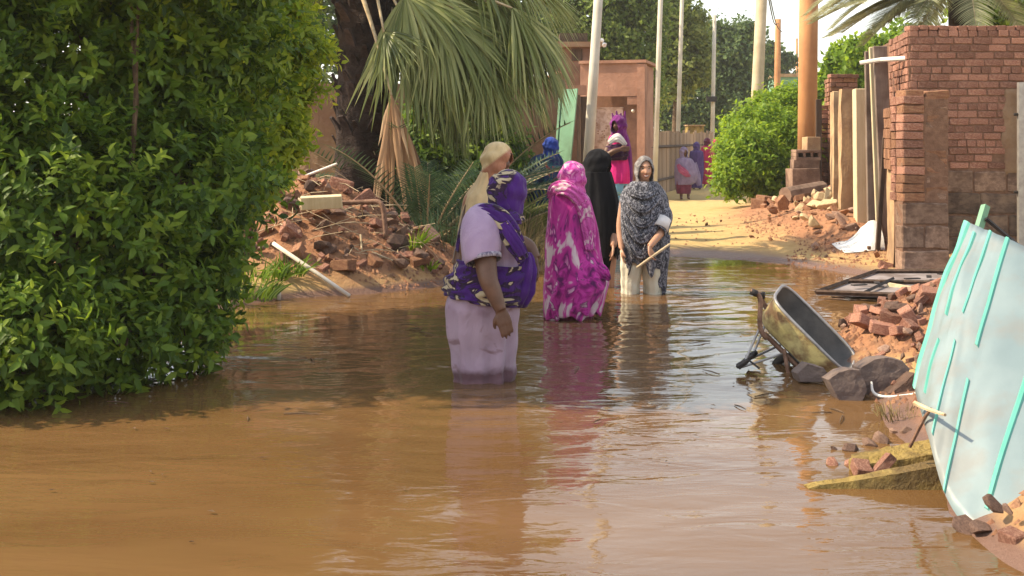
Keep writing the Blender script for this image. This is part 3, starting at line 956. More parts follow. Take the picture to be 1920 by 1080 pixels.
POLE_TAN = rough_mat('tan_pole', (0.44, 0.36, 0.24), (0.56, 0.475, 0.34), 3, 0.85, 0.35, 0.01, stretch=(3, 3, .3), c3=(0.36, 0.29, 0.19), scale2=1)
POLE_RUST = rough_mat('rust_orange', (0.40, 0.185, 0.075), (0.50, 0.255, 0.115), 2, 0.85, 0.3, 0.01, stretch=(2, 2, .3), c3=(0.34, 0.155, 0.07), scale2=.8)
STONE = rough_mat('rubble_stone', (0.22, 0.13, 0.095), (0.36, 0.235, 0.175), 12, 0.95, 0.7, 0.02, vary=0.35)
STONE_DARK = rough_mat('rubble_dark', (0.085, 0.052, 0.040), (0.17, 0.105, 0.08), 12, 0.95, 0.7, 0.02, vary=0.35)
STONE_SAND = rough_mat('rubble_sand', (0.40, 0.295, 0.165), (0.52, 0.40, 0.24), 12, 0.95, 0.6, 0.02, vary=0.2)
CONCRETE = rough_mat('grey_concrete', (0.115, 0.085, 0.074), (0.175, 0.132, 0.115), 8, 0.93, 0.5, 0.015, c3=(0.13, 0.095, 0.085), scale2=3)
WHITE_PAINT = rough_mat('white_paint', (0.66, 0.62, 0.56), (0.78, 0.74, 0.68), 8, 0.55, 0.15, 0.008, c3=(0.52, 0.46, 0.38), scale2=4)
RUST = rough_mat('rusty_pipe', (0.14, 0.075, 0.050), (0.27, 0.16, 0.11), 20, 0.7, 0.5, 0.01, metal=0.3)
STEEL = rough_mat('grey_steel', (0.30, 0.28, 0.27), (0.42, 0.40, 0.38), 14, 0.5, 0.3, 0.01, metal=0.6)
BLACK = rough_mat('black_metal', (0.018, 0.016, 0.016), (0.045, 0.038, 0.036), 14, 0.6, 0.3, 0.01)
SHEET_WHITE = rough_mat('white_sheet_metal', (0.160, 0.215, 0.230), (0.195, 0.250, 0.262), 3, 0.42, 0.15, 0.01, c3=(0.185, 0.20, 0.195), scale2=3.5, spec=0.5)
SHEET_TURQ = rough_mat('turquoise_paint', (0.085, 0.33, 0.26), (0.12, 0.38, 0.31), 4, 0.4, 0.12, 0.01, spec=0.5)
PLASTIC_BAG = rough_mat('white_plastic', (0.66, 0.64, 0.60), (0.78, 0.76, 0.72), 5, 0.45, 0.5, 0.03)
YELLOW_METAL = rough_mat('worn_yellow_paint', (0.52, 0.43, 0.17), (0.62, 0.53, 0.26), 5, 0.6, 0.4, 0.015, c3=(0.24, 0.145, 0.075), scale2=7)
TRAY_SHADE = rough_mat('shaded_tray', (0.065, 0.062, 0.060), (0.125, 0.115, 0.105), 6, 0.6, 0.3, 0.01)  # inside of the barrow pan, its shade put into the dark colour
TYRE = rough_mat('tyre_rubber', (0.022, 0.020, 0.020), (0.05, 0.042, 0.036), 14, 0.85, 0.4, 0.01)

# brick shapes shared by every wall: slightly broken boxes of unit size
BRICK_MESH = []


def brick_mesh(i, mat):
    bm = bmesh.new()
    bmesh.ops.create_cube(bm, size=1.0)
    rr = random.Random(100 + i)
    bmesh.ops.subdivide_edges(bm, edges=[e for e in bm.edges if abs(e.verts[0].co.x - e.verts[1].co.x) > .5], cuts=1)
    for v in bm.verts:
        v.co += Vector((rr.uniform(-.022, .022), rr.uniform(-.05, .05), rr.uniform(-.07, .07)))
    bmesh.ops.bevel(bm, geom=[e for e in bm.edges], offset=0.05, segments=1, affect='EDGES', clamp_overlap=True)
    me = bpy.data.meshes.new('brick'); bm.to_mesh(me); bm.free()
    me.materials.append(mat)
    return me


BRICKS = {m.name: [brick_mesh(i, m) for i in range(5)] for m in (BRICK, BRICK_PALE, BRICK_EARTH, BLOCK, DAMP)}


def put_brick(parent, c, size, ax, up=Vector((0, 0, 1)), mat=BRICK, name='brick', jit=1.0):
    """One brick: centre c, long axis ax."""
    o = bpy.data.objects.new(name, random.choice(BRICKS[mat.name])); COL.objects.link(o)
    o.parent = parent
    x = Vector(ax).normalized(); z = up; y = z.cross(x)
    m = Matrix((x, y, z)).transposed()
    r = Matrix.Rotation(random.gauss(0, .012) * jit, 3, 'X') @ Matrix.Rotation(random.gauss(0, .012) * jit, 3, 'Z') @ Matrix.Rotation(random.gauss(0, .010) * jit, 3, 'Y')
    o.matrix_local = Matrix.Translation(c) @ (m @ r).to_4x4() @ Matrix.Diagonal((*size, 1))
    return o


def brick_face(parent, a, b, z0, z1, row, length, depth, mats, out, skip=None, gap=0.012, proud=0.012, half=True):
    """Courses of single bricks along the line a-b from z0 up to z1; out is the way the face looks."""
    a, b = Vector(a), Vector(b); d = (b - a); L = d.length; d.normalize()
    out = Vector(out).normalized()
    n = int(round((z1 - z0) / row)); rh = (z1 - z0) / n
    for i in range(n):
        off = (0.5 if (i % 2 and half) else 0.0) * length + random.uniform(-.03, .03)
        x = -off
        header = (i % 5 == 3)
        ln = length * (0.52 if header else 1.0)
        while x < L - 0.02:
            x0, x1 = max(x, 0), min(x + ln * random.uniform(.93, 1.07), L)
            if x1 - x0 > 0.05:
                mid = (x0 + x1) / 2; zc = z0 + (i + .5) * rh
                if not (skip and skip(mid / L, (zc - z0) / (z1 - z0))):
                    c = a + d * mid; c.z = zc
                    c -= out * (depth / 2 - proud - random.uniform(-.007, .009))
                    m = random.choices(mats[0], mats[1])[0]
                    put_brick(parent, c, (x1 - x0 - gap, depth, rh - gap * random.uniform(.7, 1.4)), d, mat=m)
            x = x1 if x1 > x else x + ln


def px_box(px0, px1, pyt, pyb, D0, depth, slant=0.0):
    """Corners of a box whose front shows at those photograph columns and rows, going back `depth` along the street."""
    a, b = P(px0, pyb, D0), P(px1, pyb, D0 + slant)
    zt = P(px0, pyt, D0).z
    back = Vector((0.161 * depth, depth, 0))
    lo = [a, Vector((b.x, b.y, a.z)), Vector((b.x, b.y, a.z)) + back, a + back]
    hi = [Vector((p.x, p.y, zt)) for p in lo]
    return lo, hi


def local(pts, root):
    return [p - root.location for p in pts]


random.seed(51)
# ---------------- brick house at right
HD = 14.35
hx0 = P(1704, 0, HD).x
ztop = P(0, 56, HD).z
house = empty('brick_house', (hx0, HD, 0.05), 'red brick house with plastered lower wall at the right edge', 'house')
o3 = house.location
sd = Vector((0.161, 1, 0)).normalized()
mb = MB()
A = Vector((hx0, HD, -.1)); W = 3.4
mb.hexa(local([A, A + Vector((W, 0, 0)), A + Vector((W, 0, 0)) + sd * 3.0, A + sd * 3.0], house),
        local([Vector((p.x, p.y, ztop - .03)) for p in (A, A + Vector((W, 0, 0)), A + Vector((W, 0, 0)) + sd * 3.0, A + sd * 3.0)], house))
mb.build('wall', MORTAR, house)
zb = 1.13
brick_face(house, (0, 0, 0), (1.72, 0, 0), zb - o3.z, ztop - o3.z, .0865, .225, .11, ((BRICK, BRICK_PALE), (8, 2)), (0, -1, 0),
           skip=lambda u, v: (u > .80 and .18 < v < .62 and random.random() < (u - .76) * 5) or (v < .12 and random.random() < .35))
sa = sd * 1.5
brick_face(house, (sa.x, sa.y, 0), (0, 0, 0), 0.02, ztop - o3.z, .0865, .225, .11, ((BRICK_PALE, BRICK), (5, 5)), (-1, .16, 0))
# course of end bricks laid on top
for k in range(16):
    put_brick(house, Vector((.06 + k * .113, .10, ztop - o3.z + .022)), (.105, .22, .055), (1, 0, 0), mat=random.choice((BRICK_PALE, BRICK)), jit=2)
# plaster and blocks of the lower wall
for i in range(4):
    z = .02 + i * .262
    x = -.08 if i % 2 else 0.0
    while x < 1.75:
        w = random.uniform(.38, .46)
        put_brick(house, Vector((max(x, 0) + (w - max(0, -x)) / 2, .05, z + .13)), (w - max(0, -x) - .012, .13, .25), (1, 0, 0), mat=DAMP if i < 3 else BLOCK, name='block', jit=.6)
        x += w
# crumbling plaster patch by the gate jamb
pv, pf = [], []
NX, NZ = 18, 26
for i in range(NZ):
    for k in range(NX):
        u, v = k / (NX - 1), i / (NZ - 1)
        edge = 0.30 * mnoise.noise(Vector((v * 4, 3.1, 0))) + .1 * mnoise.noise(Vector((v * 13, 1.1, 0)))
        x = 1.10 + .26 * edge + u * (.62 - .26 * edge)
        d = .016 + .012 * mnoise.noise(Vector((x * 6, 0, v * 8))) - (0.03 if k == 0 or i in (0, NZ - 1) else 0)
        pv.append((x, -d - .012, 1.06 - o3.z + v * 1.02))
for i in range(NZ - 1):
    for k in range(NX - 1):
        a = i * NX + k
        pf.append([a, a + 1, a + NX + 1, a + NX])
mk('plaster_patch', pv, np.array(pf), MUDWALL, house, smooth=True)
mb = MB(); q = P(1904, 0, HD - .12).x - hx0
jamb = empty('gate_post', (hx0 + q + .03, HD - .16, .02), 'tall grey metal gate post against the brick wall at the right edge', 'gate post')
MB().box((.02, 0, 1.05), (.075, .06, 2.14)).build('post', STEEL, jamb)
MB().box((.065, -.035, 1.05), (.012, .02, 2.1)).build('flange', STEEL, jamb)
MB().tube([(-.06, .01, .85), (.0, 0, .85)], .018, 6).build('hinge', BLACK, jamb)
MB().tube([(-.06, .01, 1.75), (.0, 0, 1.75)], .018, 6).build('hinge', BLACK, jamb)

# ---------------- stepped brick pier in front of the house
PD = 13.25
pr = empty('brick_pier', P(1692, 512, PD), 'broken stepped brick pier on grey blocks, in front of the brick house', 'pier')
pr.location.z = 0.02
o3 = pr.location
ppm = F / PD
pw = 88 / ppm
zt = P(0, 180, PD).z - o3.z
zs = P(0, 378, PD).z - o3.z
zw = P(0, 202, PD + .4).z - o3.z
MB().box((pw / 2, .165, zt / 2 - .02), (pw - .016, .30, zt - .03)).build('core', MORTAR, pr)
pb = sd * .86
mw = MB()
mw.hexa([(.03, .30, -.05), (pw * .8, .30, -.05), (pw * .8 + pb.x, pb.y, -.05), (.03 + pb.x, pb.y, -.05)],
        [(.03, .30, zw - .05), (pw * .8, .30, zw - .05), (pw * .8 + pb.x, pb.y, zw - .09), (.03 + pb.x, pb.y, zw - .09)])
mw.build('wing', MORTAR, pr)
n = 12; rh = (zt - zs) / n
for i in range(n):
    z = zs + (i + .5) * rh
    j = random.uniform(-.008, .008)
    put_brick(pr, Vector((.115 + j, .105, z)), (.235, .24, rh - .009), (1, 0, 0), mat=random.choice((BRICK, BRICK_EARTH, BRICK_EARTH, BRICK_PALE)), jit=1.3)
    put_brick(pr, Vector((.24 + (pw - .24) / 2, .125 + random.uniform(0, .03), z + random.uniform(-.01, .01))), (pw - .25 + random.uniform(-.04, .01), .25, rh - random.uniform(.012, .03)), (1, 0, 0), mat=random.choice((BRICK_EARTH, BLOCK, BLOCK)), jit=3)
    # left flank, front part
    put_brick(pr, Vector((.065 + random.uniform(-.008, .006), .30, z)), (.16, .16, rh - .008), (.0, 1, 0), mat=random.choice((BRICK_EARTH, BRICK)), jit=2)
put_brick(pr, Vector((.12, .13, zt + .03)), (.22, .22, .07), (1, .1, 0), mat=BRICK_EARTH, jit=3)
put_brick(pr, Vector((.40, .13, zt + .025)), (.25, .22, .075), (1, -.1, 0), mat=BRICK_EARTH, jit=3)
zz = [0.0, zs * .34, zs * .67, zs]
for i in range(3):
    h = zz[i + 1] - zz[i]
    if i == 1:
        put_brick(pr, Vector((pw * .23, .13, zz[i] + h / 2)), (pw * .47, .27, h - .014), (1, 0, 0), mat=BLOCK, name='block', jit=.6)
        put_brick(pr, Vector((pw * .74, .13, zz[i] + h / 2)), (pw * .50, .27, h - .014), (1, 0, 0), mat=BLOCK, name='block', jit=.6)
    else:
        put_brick(pr, Vector((pw * .5, .13, zz[i] + h / 2)), (pw * 1.0, .27, h - .014), (1, 0, 0), mat=BLOCK, name='block', jit=.6)
# wing: courses over pale fallen plaster
zc = P(0, 318, PD + .5).z - o3.z
rows = int((zw - zc) / .10)
for i in range(rows):
    z = zc + (i + .5) * (zw - zc) / rows
    for k in range(3):
        c = Vector((.055, .36, z)) + sd * (.04 + k * .165 + (.05 if i % 2 else 0))
        put_brick(pr, c, (.155, .16, (zw - zc) / rows - .007), sd, mat=BRICK_EARTH, jit=1.2)
# rendered lower flank, streaked
pv, pf = [], []
NX, NZ = 14, 30
for i in range(NZ):
    for k in range(NX):
        u, v = k / (NX - 1), i / (NZ - 1)
        p = Vector((.015, .28, 0)) + sd * (u * .60)
        bulge = .03 * mnoise.noise(Vector((u * 5, v * 2, 7))) + .05 * max(0, .25 - v) * 2
        pv.append((p.x - bulge - .008, p.y, v * (zc + .04 * mnoise.noise(Vector((u * 4, 0, 0))))))
for i in range(NZ - 1):
    for k in range(NX - 1):
        a = i * NX + k; pf.append([a, a + NX, a + NX + 1, a + 1])
mk('render_coat', pv, np.array(pf), SLAB_TAN, pr, smooth=True)

# ---------------- boards, beams and slabs leaning in the gap
def board(name, px0, px1, pyt, pyb, D, depth, mat, label, cat, lean=0.0, chamfer=0.0, rag=0.0, slant=0.0):
    lo, hi = px_box(px0, px1, pyt, pyb, D, depth, slant)
    base = lo[0].copy()
    base.z = min(base.z, tz1(base.x, base.y)) - .02
    for p in lo: p.z = base.z
    hi = [p + Vector((lean, 0, 0)) for p in hi]
    bm = bmesh.new()
    vs = [bm.verts.new(p - base) for p in lo + hi]
    for f in ([3, 2, 1, 0], [4, 5, 6, 7], [0, 1, 5, 4], [1, 2, 6, 5], [2, 3, 7, 6], [3, 0, 4, 7]):
        bm.faces.new([vs[i] for i in f])
    if rag:
        bmesh.ops.subdivide_edges(bm, edges=bm.edges[:], cuts=7, use_grid_fill=True)
        for v in bm.verts:
            v.co += Vector((mnoise.noise(v.co * 5 + Vector((D, 0, 0))), mnoise.noise(v.co * 5 + Vector((0, D, 9))), .8 * mnoise.noise(v.co * 5 + Vector((3, D, 0))))) * rag
    else:
        bmesh.ops.bevel(bm, geom=bm.edges[:], offset=0.008, segments=1, affect='EDGES')
    bmesh.ops.recalc_face_normals(bm, faces=bm.faces)
    me = bpy.data.meshes.new(name); bm.to_mesh(me); bm.free()
    me.materials.append(mat)
    o = link(name, me); o.location = base
    return tag(o, label, cat)


board('mud_panel', 1563, 1579, 171, 372, 18.6, .55, SLAB_TAN, 'narrow tan upright mud panel right next to the brick pillar', 'wall panel', rag=.02)
board('mud_panel', 1578, 1613, 166, 440, 17.3, .42, SLAB_TAN, 'broad mottled upright mud panel, darker and damp at its foot', 'wall panel', rag=.025)
board('cream_board', 1607, 1627, 166, 456, 16.1, .38, CREAM, 'cream upright board, painted sunlit side face between the mud panel and the brown beams', 'board', lean=-.02)  # bright side face of the next piece, its sunlight put into the cream
b1 = board('upright_beam', 1628, 1644, 96, 460, 15.35, .10, CHANNEL, 'brown upright beam with cut top, left one under the white crossbar', 'beam', lean=-.04)
b2 = board('upright_beam', 1645, 1656, 88, 470, 15.1, .07, CREAM, 'pale narrow upright beam, painted sunlit flange between the two brown beams', 'beam', lean=-.10)  # sunlit flange of the brown beam, made as a separate cream piece
b3 = board('upright_beam', 1656, 1682, 86, 500, 14.95, .10, CHANNEL, 'brown upright beam against the brick house, right one under the white crossbar', 'beam', lean=-.12)
b4 = board('upright_beam', 1640, 1649, 255, 490, 14.5, .06, DARKWOOD, 'thin dark upright timber leaning at the front of the beams', 'beam', lean=.10)
cb = MB().tube([P(1613, 118, 15.0), P(1652, 112, 14.86), P(1703, 109, 14.5)], [.028, .030, .030], 8).build('crossbar', WHITE_PAINT, None)
tag(cb, 'white crossbar tying the tops of the upright beams to the house', 'bar')
# white plastic sheet at the foot of the beams
pv, pf = [], []
NX, NY = 22, 14
c0 = P(1606, 470, 14.9)
for j in range(NY):
    for i in range(NX):
        u, v = i / (NX - 1), j / (NY - 1)
        x = c0.x - .24 + u * .48; y = 14.55 + v * .6
        h = .34 * math.exp(-((u - .8) / .4) ** 2) * math.sin(math.pi * min(1, v * 1.1)) ** .7 * (0.4 + .6 * u)
        z = tz1(x, y) + .01 + h + .035 * mnoise.noise(Vector((u * 6, v * 5, 2))) * (h > .02)
        pv.append((x, y, z))
for j in range(NY - 1):
    for i in range(NX - 1):
        a = j * NX + i; pf.append([a, a + 1, a + NX + 1, a + NX])
tag(mk('plastic_sheet', pv, np.array(pf), PLASTIC_BAG, None, smooth=True), 'crumpled white plastic sheet on the mud at the foot of the beams', 'plastic sheet')

# ---------------- tall red brick pillar and its ruined wall
random.seed(53)
lo, hi = px_box(1556, 1608, 146, 372, 24.0, 1.0)
pil = empty('brick_pillar', lo[0], 'tall slim red brick pillar with a dark capping course, behind the mud panels', 'pillar')
o3 = pil.location
w = (lo[1] - lo[0]).length; hgt = hi[0].z - o3.z
MB().hexa([Vector((.02, .02, -.3)), Vector((w - .02, .02, -.3)), Vector((w - .02 + .16, 1, -.3)), Vector((.02 + .16, 1, -.3))],
          [Vector((.02, .02, hgt - .02)), Vector((w - .02, .02, hgt - .02)), Vector((w - .02 + .16, 1, hgt - .02)), Vector((.02 + .16, 1, hgt - .02))]).build('core', MORTAR, pil)
brick_face(pil, (0, 0, 0), (w, 0, 0), -.1, hgt, .092, .24, .12, ((BRICK, BRICK_EARTH), (6, 3)), (0, -1, 0))
brick_face(pil, (.16, 1.0, 0), (0, 0.03, 0), -.1, hgt, .092, .24, .12, ((BRICK, BRICK_EARTH), (5, 5)), (-1, .16, 0))
for k in range(4):
    put_brick(pil, Vector((.065 + k * w / 4, .05, hgt + .035)), (w / 4 + .01, .26, .07), (1, 0, 0), mat=BRICK, jit=2)
# lower toothed stub left of the pillar
lo, hi = px_box(1540, 1556, 196, 368, 24.2, .6)
stub = empty('wall_stub', lo[0], 'ragged low brick wall end left of the tall brick pillar', 'wall')
o3 = stub.location
w = (lo[1] - lo[0]).length; hgt = hi[0].z - o3.z
MB().box((w / 2 + .02, .3, hgt / 2 - .1), (w - .04, .5, hgt)).build('core', MORTAR, stub)
for i in range(int(hgt / .095)):
    z = .05 + i * .095
    put_brick(stub, Vector((w / 2 + random.uniform(-.05, .03), .1 + random.uniform(-.03, .03), z)), (w, .24, .078), (1, 0, 0), mat=random.choice((BRICK, BRICK_EARTH)), jit=3)
    put_brick(stub, Vector((.04 + random.uniform(-.05, .02), .38, z)), (.24, .14, .078), (0, 1, 0), mat=BRICK_EARTH, jit=3)

# ---------------- concrete blocks stacked by the rust coloured post
def block_at(px0, px1, pyt, pyb, D, depth, mat, label, rot=0.0, hollow=False, tilt=0.0):
    a = P((px0 + px1) / 2, pyb, D)
    w = (px1 - px0) / F * D; h = (pyb - pyt) / F * D
    mb = MB()
    if hollow:
        t = w * .10
        mb.box((0, 0, t * .6 - h / 2), (w, depth, t * 1.2)); mb.box((0, 0, h / 2 - t * .6), (w, depth, t * 1.2))
        hi_ = h - 2.4 * t
        for k in range(4):
            mb.box((-w / 2 + t / 2 + k * (w - t) / 3, 0, 0), (t, depth - .004, hi_ + .002))
        mb.box((0, depth * .35, 0), (w - 2 * t - .004, .02, hi_ + .002))
    else:
        mb.box((0, 0, 0), (w, depth, h), jit=.012)
    o = mb.build('concrete_block', mat)
    o.location = (a.x, D + depth / 2, a.z + h / 2); o.rotation_euler = (0, tilt, rot)
    bevel_obj(o, .012, 2)
    return tag(o, label, 'block', 'blocks stacked by the rust-coloured post')


block_at(1484, 1538, 316, 352, 22.0, .42, BLOCK, 'broad grey-brown block at the bottom of the stack by the post', .04)
block_at(1489, 1537, 300, 316.5, 22.05, .40, BLOCK, 'low grey-brown block in the middle of the stack by the post', -.03)
block_at(1492, 1539, 281, 300.5, 22.05, .38, BLOCK, 'hollow concrete block with dark cells on top of the stack', .02, hollow=True)
block_at(1511, 1537, 257, 281.5, 22.1, .30, SLAB_TAN, 'pale tan block sitting highest on the stack by the post', .1)
fb = MB().tube([P(1472, 366, 20.6), P(1505, 360, 20.9), P(1542, 353, 21.2)], [.135, .135, .13], 9).build('fallen_column', BLOCK)
tag(fb, 'fallen brown column piece lying across the mud rubble', 'column piece')
dj = board('door_jamb', 1530, 1541, 186, 300, 22.6, .12, DARKWOOD, 'dark timber door jamb standing right of the rust-coloured post', 'door jamb')

# ---------------- poles
def pole(name, pts, r0, r1, mat, label, group='slim poles along the left side of the street', cat='pole', n=12, cap=None):
    base = Vector(pts[0]); base.z = tz1(base.x, base.y) - .15
    d = Vector(pts[1]) - Vector(pts[0]); d.normalize()
    top = Vector(pts[1])
    root = empty(name, base, label, cat, group)
    MB().tube([(0, 0, 0), (top - base) * .5, top - base], [r0, (r0 + r1) / 2, r1], n).build('shaft', mat, root, smooth=True)
    return root


S_GRP = 'slim poles along the left side of the street'
pole('street_pole', [P(1094, 432, 19), P(1131, -150, 19)], .088, .066, POLE_PALE, 'thickest pale pole, standing left of the black-robed woman', S_GRP)
pole('street_pole', [P(1226, 360, 30), P(1243, -140, 30)], .068, .056, POLE_PALE, 'slim pale pole at the corner of the pink gatehouse', S_GRP)
pole('street_pole', [P(1268, 330, 38), P(1283, -140, 38)], .070, .058, POLE_PALE, 'slim pale pole second from the gatehouse, before the plank fence', S_GRP)
p4 = pole('street_pole', [P(1334, 310, 46), P(1340, 28, 46)], .085, .07, POLE_PALE, 'shorter slim pole ending below the tree tops with a dark clamp', S_GRP)
MB().box((-.02, -.12, P(0, 186, 46).z - p4.location.z), (.36, .2, .2)).build('clamp', BLACK, p4)
pole('street_pole', [P(1352, 300, 62), P(1358, 90, 62)], .055, .05, POLE_PALE, 'thinnest, farthest pale pole, beside the shorter one', S_GRP)
pole('street_pole', [P(1410, 352, 26.5), P(1433, -110, 26.5)], .145, .115, POLE_TAN, 'tall thick tan pole rising behind the bright green bush', 'tall posts on the right side of the street')
pole('rusty_post', [P(1512, 360, 23.0), P(1518, -140, 23.0)], .178, .172, POLE_RUST, 'stout rust-orange post behind the stacked blocks', 'tall posts on the right side of the street', n=16)
p7 = pole('rusty_post', [P(1455, 330, 52), P(1459, 36, 52)], .15, .12, POLE_RUST, 'distant reddish post seen between the tan pole and the stout post', 'tall posts on the right side of the street')
pole('rusty_post', [P(1495, 300, 85), P(1494, 72, 85)], .10, .08, POLE_RUST, 'faintest, farthest reddish post against the sky', 'tall posts on the right side of the street')
for i, (a, b, lab) in enumerate([((1433, -60, 26.5), (1466, 60, 52), 'slack upper wire running from the tall tan pole to the distant reddish post'),
                                 ((1436, -30, 26.5), (1459, 44, 52), 'slack lower wire running from the tall tan pole to the distant reddish post')]):
    a, b = P(*a), P(*b)
    mid = (a + b) / 2 - Vector((0, 0, .4))
    tag(MB().tube([a, mid, b], .018, 5, sub=8).build('overhead_wire', BLACK), lab, 'wire')

# ---------------- mud wall behind the palm
random.seed(55)
def mud_wall(name, pts, h, th, mat, label, rag=.10):
    """A wall along pts (ground line) with an uneven crest."""
    pts = [Vector(p) for p in pts]
    base = pts[0].copy(); base.z = 0
    n = 60
    line = catmull(np.array([tuple(p) for p in pts]), n)
    V, Fc = [], []
    for i in range(n):
        p = Vector(line[i]); t = (Vector(line[min(i + 1, n - 1)]) - Vector(line[max(i - 1, 0)])).normalized()
        nr = Vector((t.y, -t.x, 0))
        hh = (h(i / (n - 1)) if callable(h) else h) + rag * mnoise.noise(Vector((i * .35, 2, 0))) + rag * .5 * mnoise.noise(Vector((i * 1.3, 5, 0)))
        m = 9
        for k in range(m):
            v = k / (m - 1)
            q = p + nr * (th / 2 + .03 * mnoise.noise(Vector((i * .4, v * 4, 1)))); V.append((q.x - base.x, q.y - base.y, -.2 + v * (hh + .2)))
        for k in range(m):
            v = 1 - k / (m - 1)
            q = p - nr * th / 2; V.append((q.x - base.x, q.y - base.y, -.2 + v * (hh + .2)))
    M = 18
    for i in range(n - 1):
        for k in range(M):
            k2 = (k + 1) % M
            Fc.append([i * M + k, (i + 1) * M + k, (i + 1) * M + k2, i * M + k2])
    Fc.append(list(range(M))); Fc.append([(n - 1) * M + k for k in range(M)][::-1])
    mb = MB().add(V, Fc)
    o = mb.build(name, mat, None, smooth=False); o.location = base
    return tag(o, label, 'wall')


mw1 = mud_wall('mud_wall', [P(380, 400, 18.4), P(620, 400, 18.2), P(850, 400, 18.4), P(1048, 400, 18.9)], 2.28, .3, MUDWALL, 'rough brown mud wall behind the palm and its young fronds')
ROCKS = []


def rock_mesh(i, mat, flat=1.0, npts=14):
    rr = random.Random(500 + i)
    bm = bmesh.new()
    for _ in range(npts):
        v = Vector((rr.gauss(0, 1), rr.gauss(0, 1), rr.gauss(0, 1))).normalized() * rr.uniform(.8, 1.05)
        bm.verts.new((v.x * .5, v.y * .5, v.z * .5 * flat))
    r = bmesh.ops.convex_hull(bm, input=bm.verts[:])
    bmesh.ops.delete(bm, geom=list({g for g in r['geom_interior'] + r['geom_unused'] if isinstance(g, bmesh.types.BMVert)}), context='VERTS')
    bmesh.ops.bevel(bm, geom=bm.edges[:], offset=0.02, segments=1, affect='EDGES')
    me = bpy.data.meshes.new('stone'); bm.to_mesh(me); bm.free()
    me.materials.append(mat)
    return me


ROCK = {m.name: [rock_mesh(i, m, .8) for i in range(6)] for m in (STONE, STONE_DARK, STONE_SAND, BRICK_EARTH, BRICK)}
# loose stones lying along the crest by the green door leaf
for k in range(9):
    o = link('crest_stone', random.choice(ROCK['rubble_stone'] + ROCK['brick_earth'])); s = random.uniform(.13, .24)
    p = P(1005 + k * 5.5, 400, 18.85)
    s *= .6 + .09 * k; o.location = (p.x, p.y + random.uniform(-.08, .08), 2.30 + random.uniform(0, .06)); o.scale = (s * 1.3, s, s * .9)
    o.rotation_euler = [random.uniform(0, 3) for _ in range(3)]
    tag(o, 'loose stone on the crest of the mud wall beside the green door leaf', 'stone', 'stones on the mud wall crest')

# green door leaf leaning in front of the wall
q = [P(1038, 292, 17.8), P(1064, 292, 17.6), P(1083, 166, 17.9), P(1049, 168, 18.1)]
q[0].z = q[1].z = 0.02; q[0].x -= .06; q[1].x -= .06
back = Vector((.012, .045, 0))
gd = empty('door_leaf', q[0], 'pale green door leaf leaning askew against the mud wall end', 'door')
MB().hexa([p - q[0] for p in q], [p - q[0] + back for p in q]).build('panel', GREENPAINT, gd)
for u0, u1 in ((.0, .12), (.88, 1.0)):
    e = []
    for (u, v) in ((u0, 0), (u1, 0), (u1, 1), (u0, 1)):
        e.append(q[0].lerp(q[1], u).lerp(q[3].lerp(q[2], u), v) - q[0])
    MB().hexa([p + Vector((-.006, -.024, 0)) for p in e], [p + Vector((-.001, -.002, 0)) for p in e]).build('stile', GREENPAINT, gd)

# ---------------- pink gatehouse
def gate_box(mb, px0, px1, pyt, pyb, D, depth, z0=None):
    k0, k1 = (px0 - 1090) / 120.0, (px1 - 1090) / 120.0
    Da, Db = D + .5 * (1 - k0), D + .5 * (1 - k1)
    a, b = P(px0, pyb, Da), P(px1, pyb, Db)
    za, zt = (a.z if z0 is None else z0), P(px0, pyt, Da).z
    bk = Vector((.25 * depth, depth, 0))
    lo = [Vector((p.x, p.y, za)) for p in (a, b, b + bk, a + bk)]
    hi = [Vector((p.x, p.y, zt)) for p in lo]
    mb.hexa([p - gh.location for p in lo], [p - gh.location for p in hi])
    return mb


gh = empty('gatehouse', (P(1150, 300, 30.2).x, 30.2, 0.0), 'flat-roofed pink plastered gatehouse behind the women, left side of the street', 'gatehouse')
gate_box(MB(), 1088, 1196, 119, 181, 30.0, .35).build('parapet_wall', PINK, gh)
gate_box(MB(), 1085, 1211, 114, 119.5, 29.93, 2.2).build('roof_edge', PINK, gh)
gate_box(MB(), 1194, 1209, 119.6, 330, 29.96, .4, z0=-.3).build('corner_column', PINK, gh)
gate_box(MB(), 1088, 1107, 181.3, 330, 30.0, .35, z0=-.3).build('side_wall', PINK, gh)
gate_box(MB(), 1176, 1194, 181.3, 196, 30.02, .3).build('lintel_step', PINK, gh)
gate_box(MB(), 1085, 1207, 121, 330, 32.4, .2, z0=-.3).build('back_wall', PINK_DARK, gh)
gate_box(MB(), 1205, 1209, 122, 330, 30.45, 1.6, z0=-.3).build('flank_wall', PINK, gh)
g2 = gate_box(MB(), 1109, 1168, 204, 330, 30.3, .06, z0=-.2).build('gate_leaf', PANEL_PINK, gh)
g2['label'] = 'pale pink gate leaf with small dark spots'
gate_box(MB(), 1109, 1168, 201.5, 203.8, 30.27, .10).build('gate_rail', PANEL_PINK, g2)
dot = MB()
for k in range(22):
    dot.box(P(random.uniform(1112, 1150), random.uniform(210, 285), 30.42) - gh.location, (.03, .1, .03))
dot.build('rivets', PINK_DARK, g2)
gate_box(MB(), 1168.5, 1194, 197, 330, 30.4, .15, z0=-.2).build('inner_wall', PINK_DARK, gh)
lampo = bmesh.new(); bmesh.ops.create_icosphere(lampo, subdivisions=2, radius=.045); me = bpy.data.meshes.new('door_lamp'); lampo.to_mesh(me); lampo.free(); me.materials.append(WHITE_PAINT)
link('door_lamp', me, gh, P(1187, 208, 30.2) - gh.location)
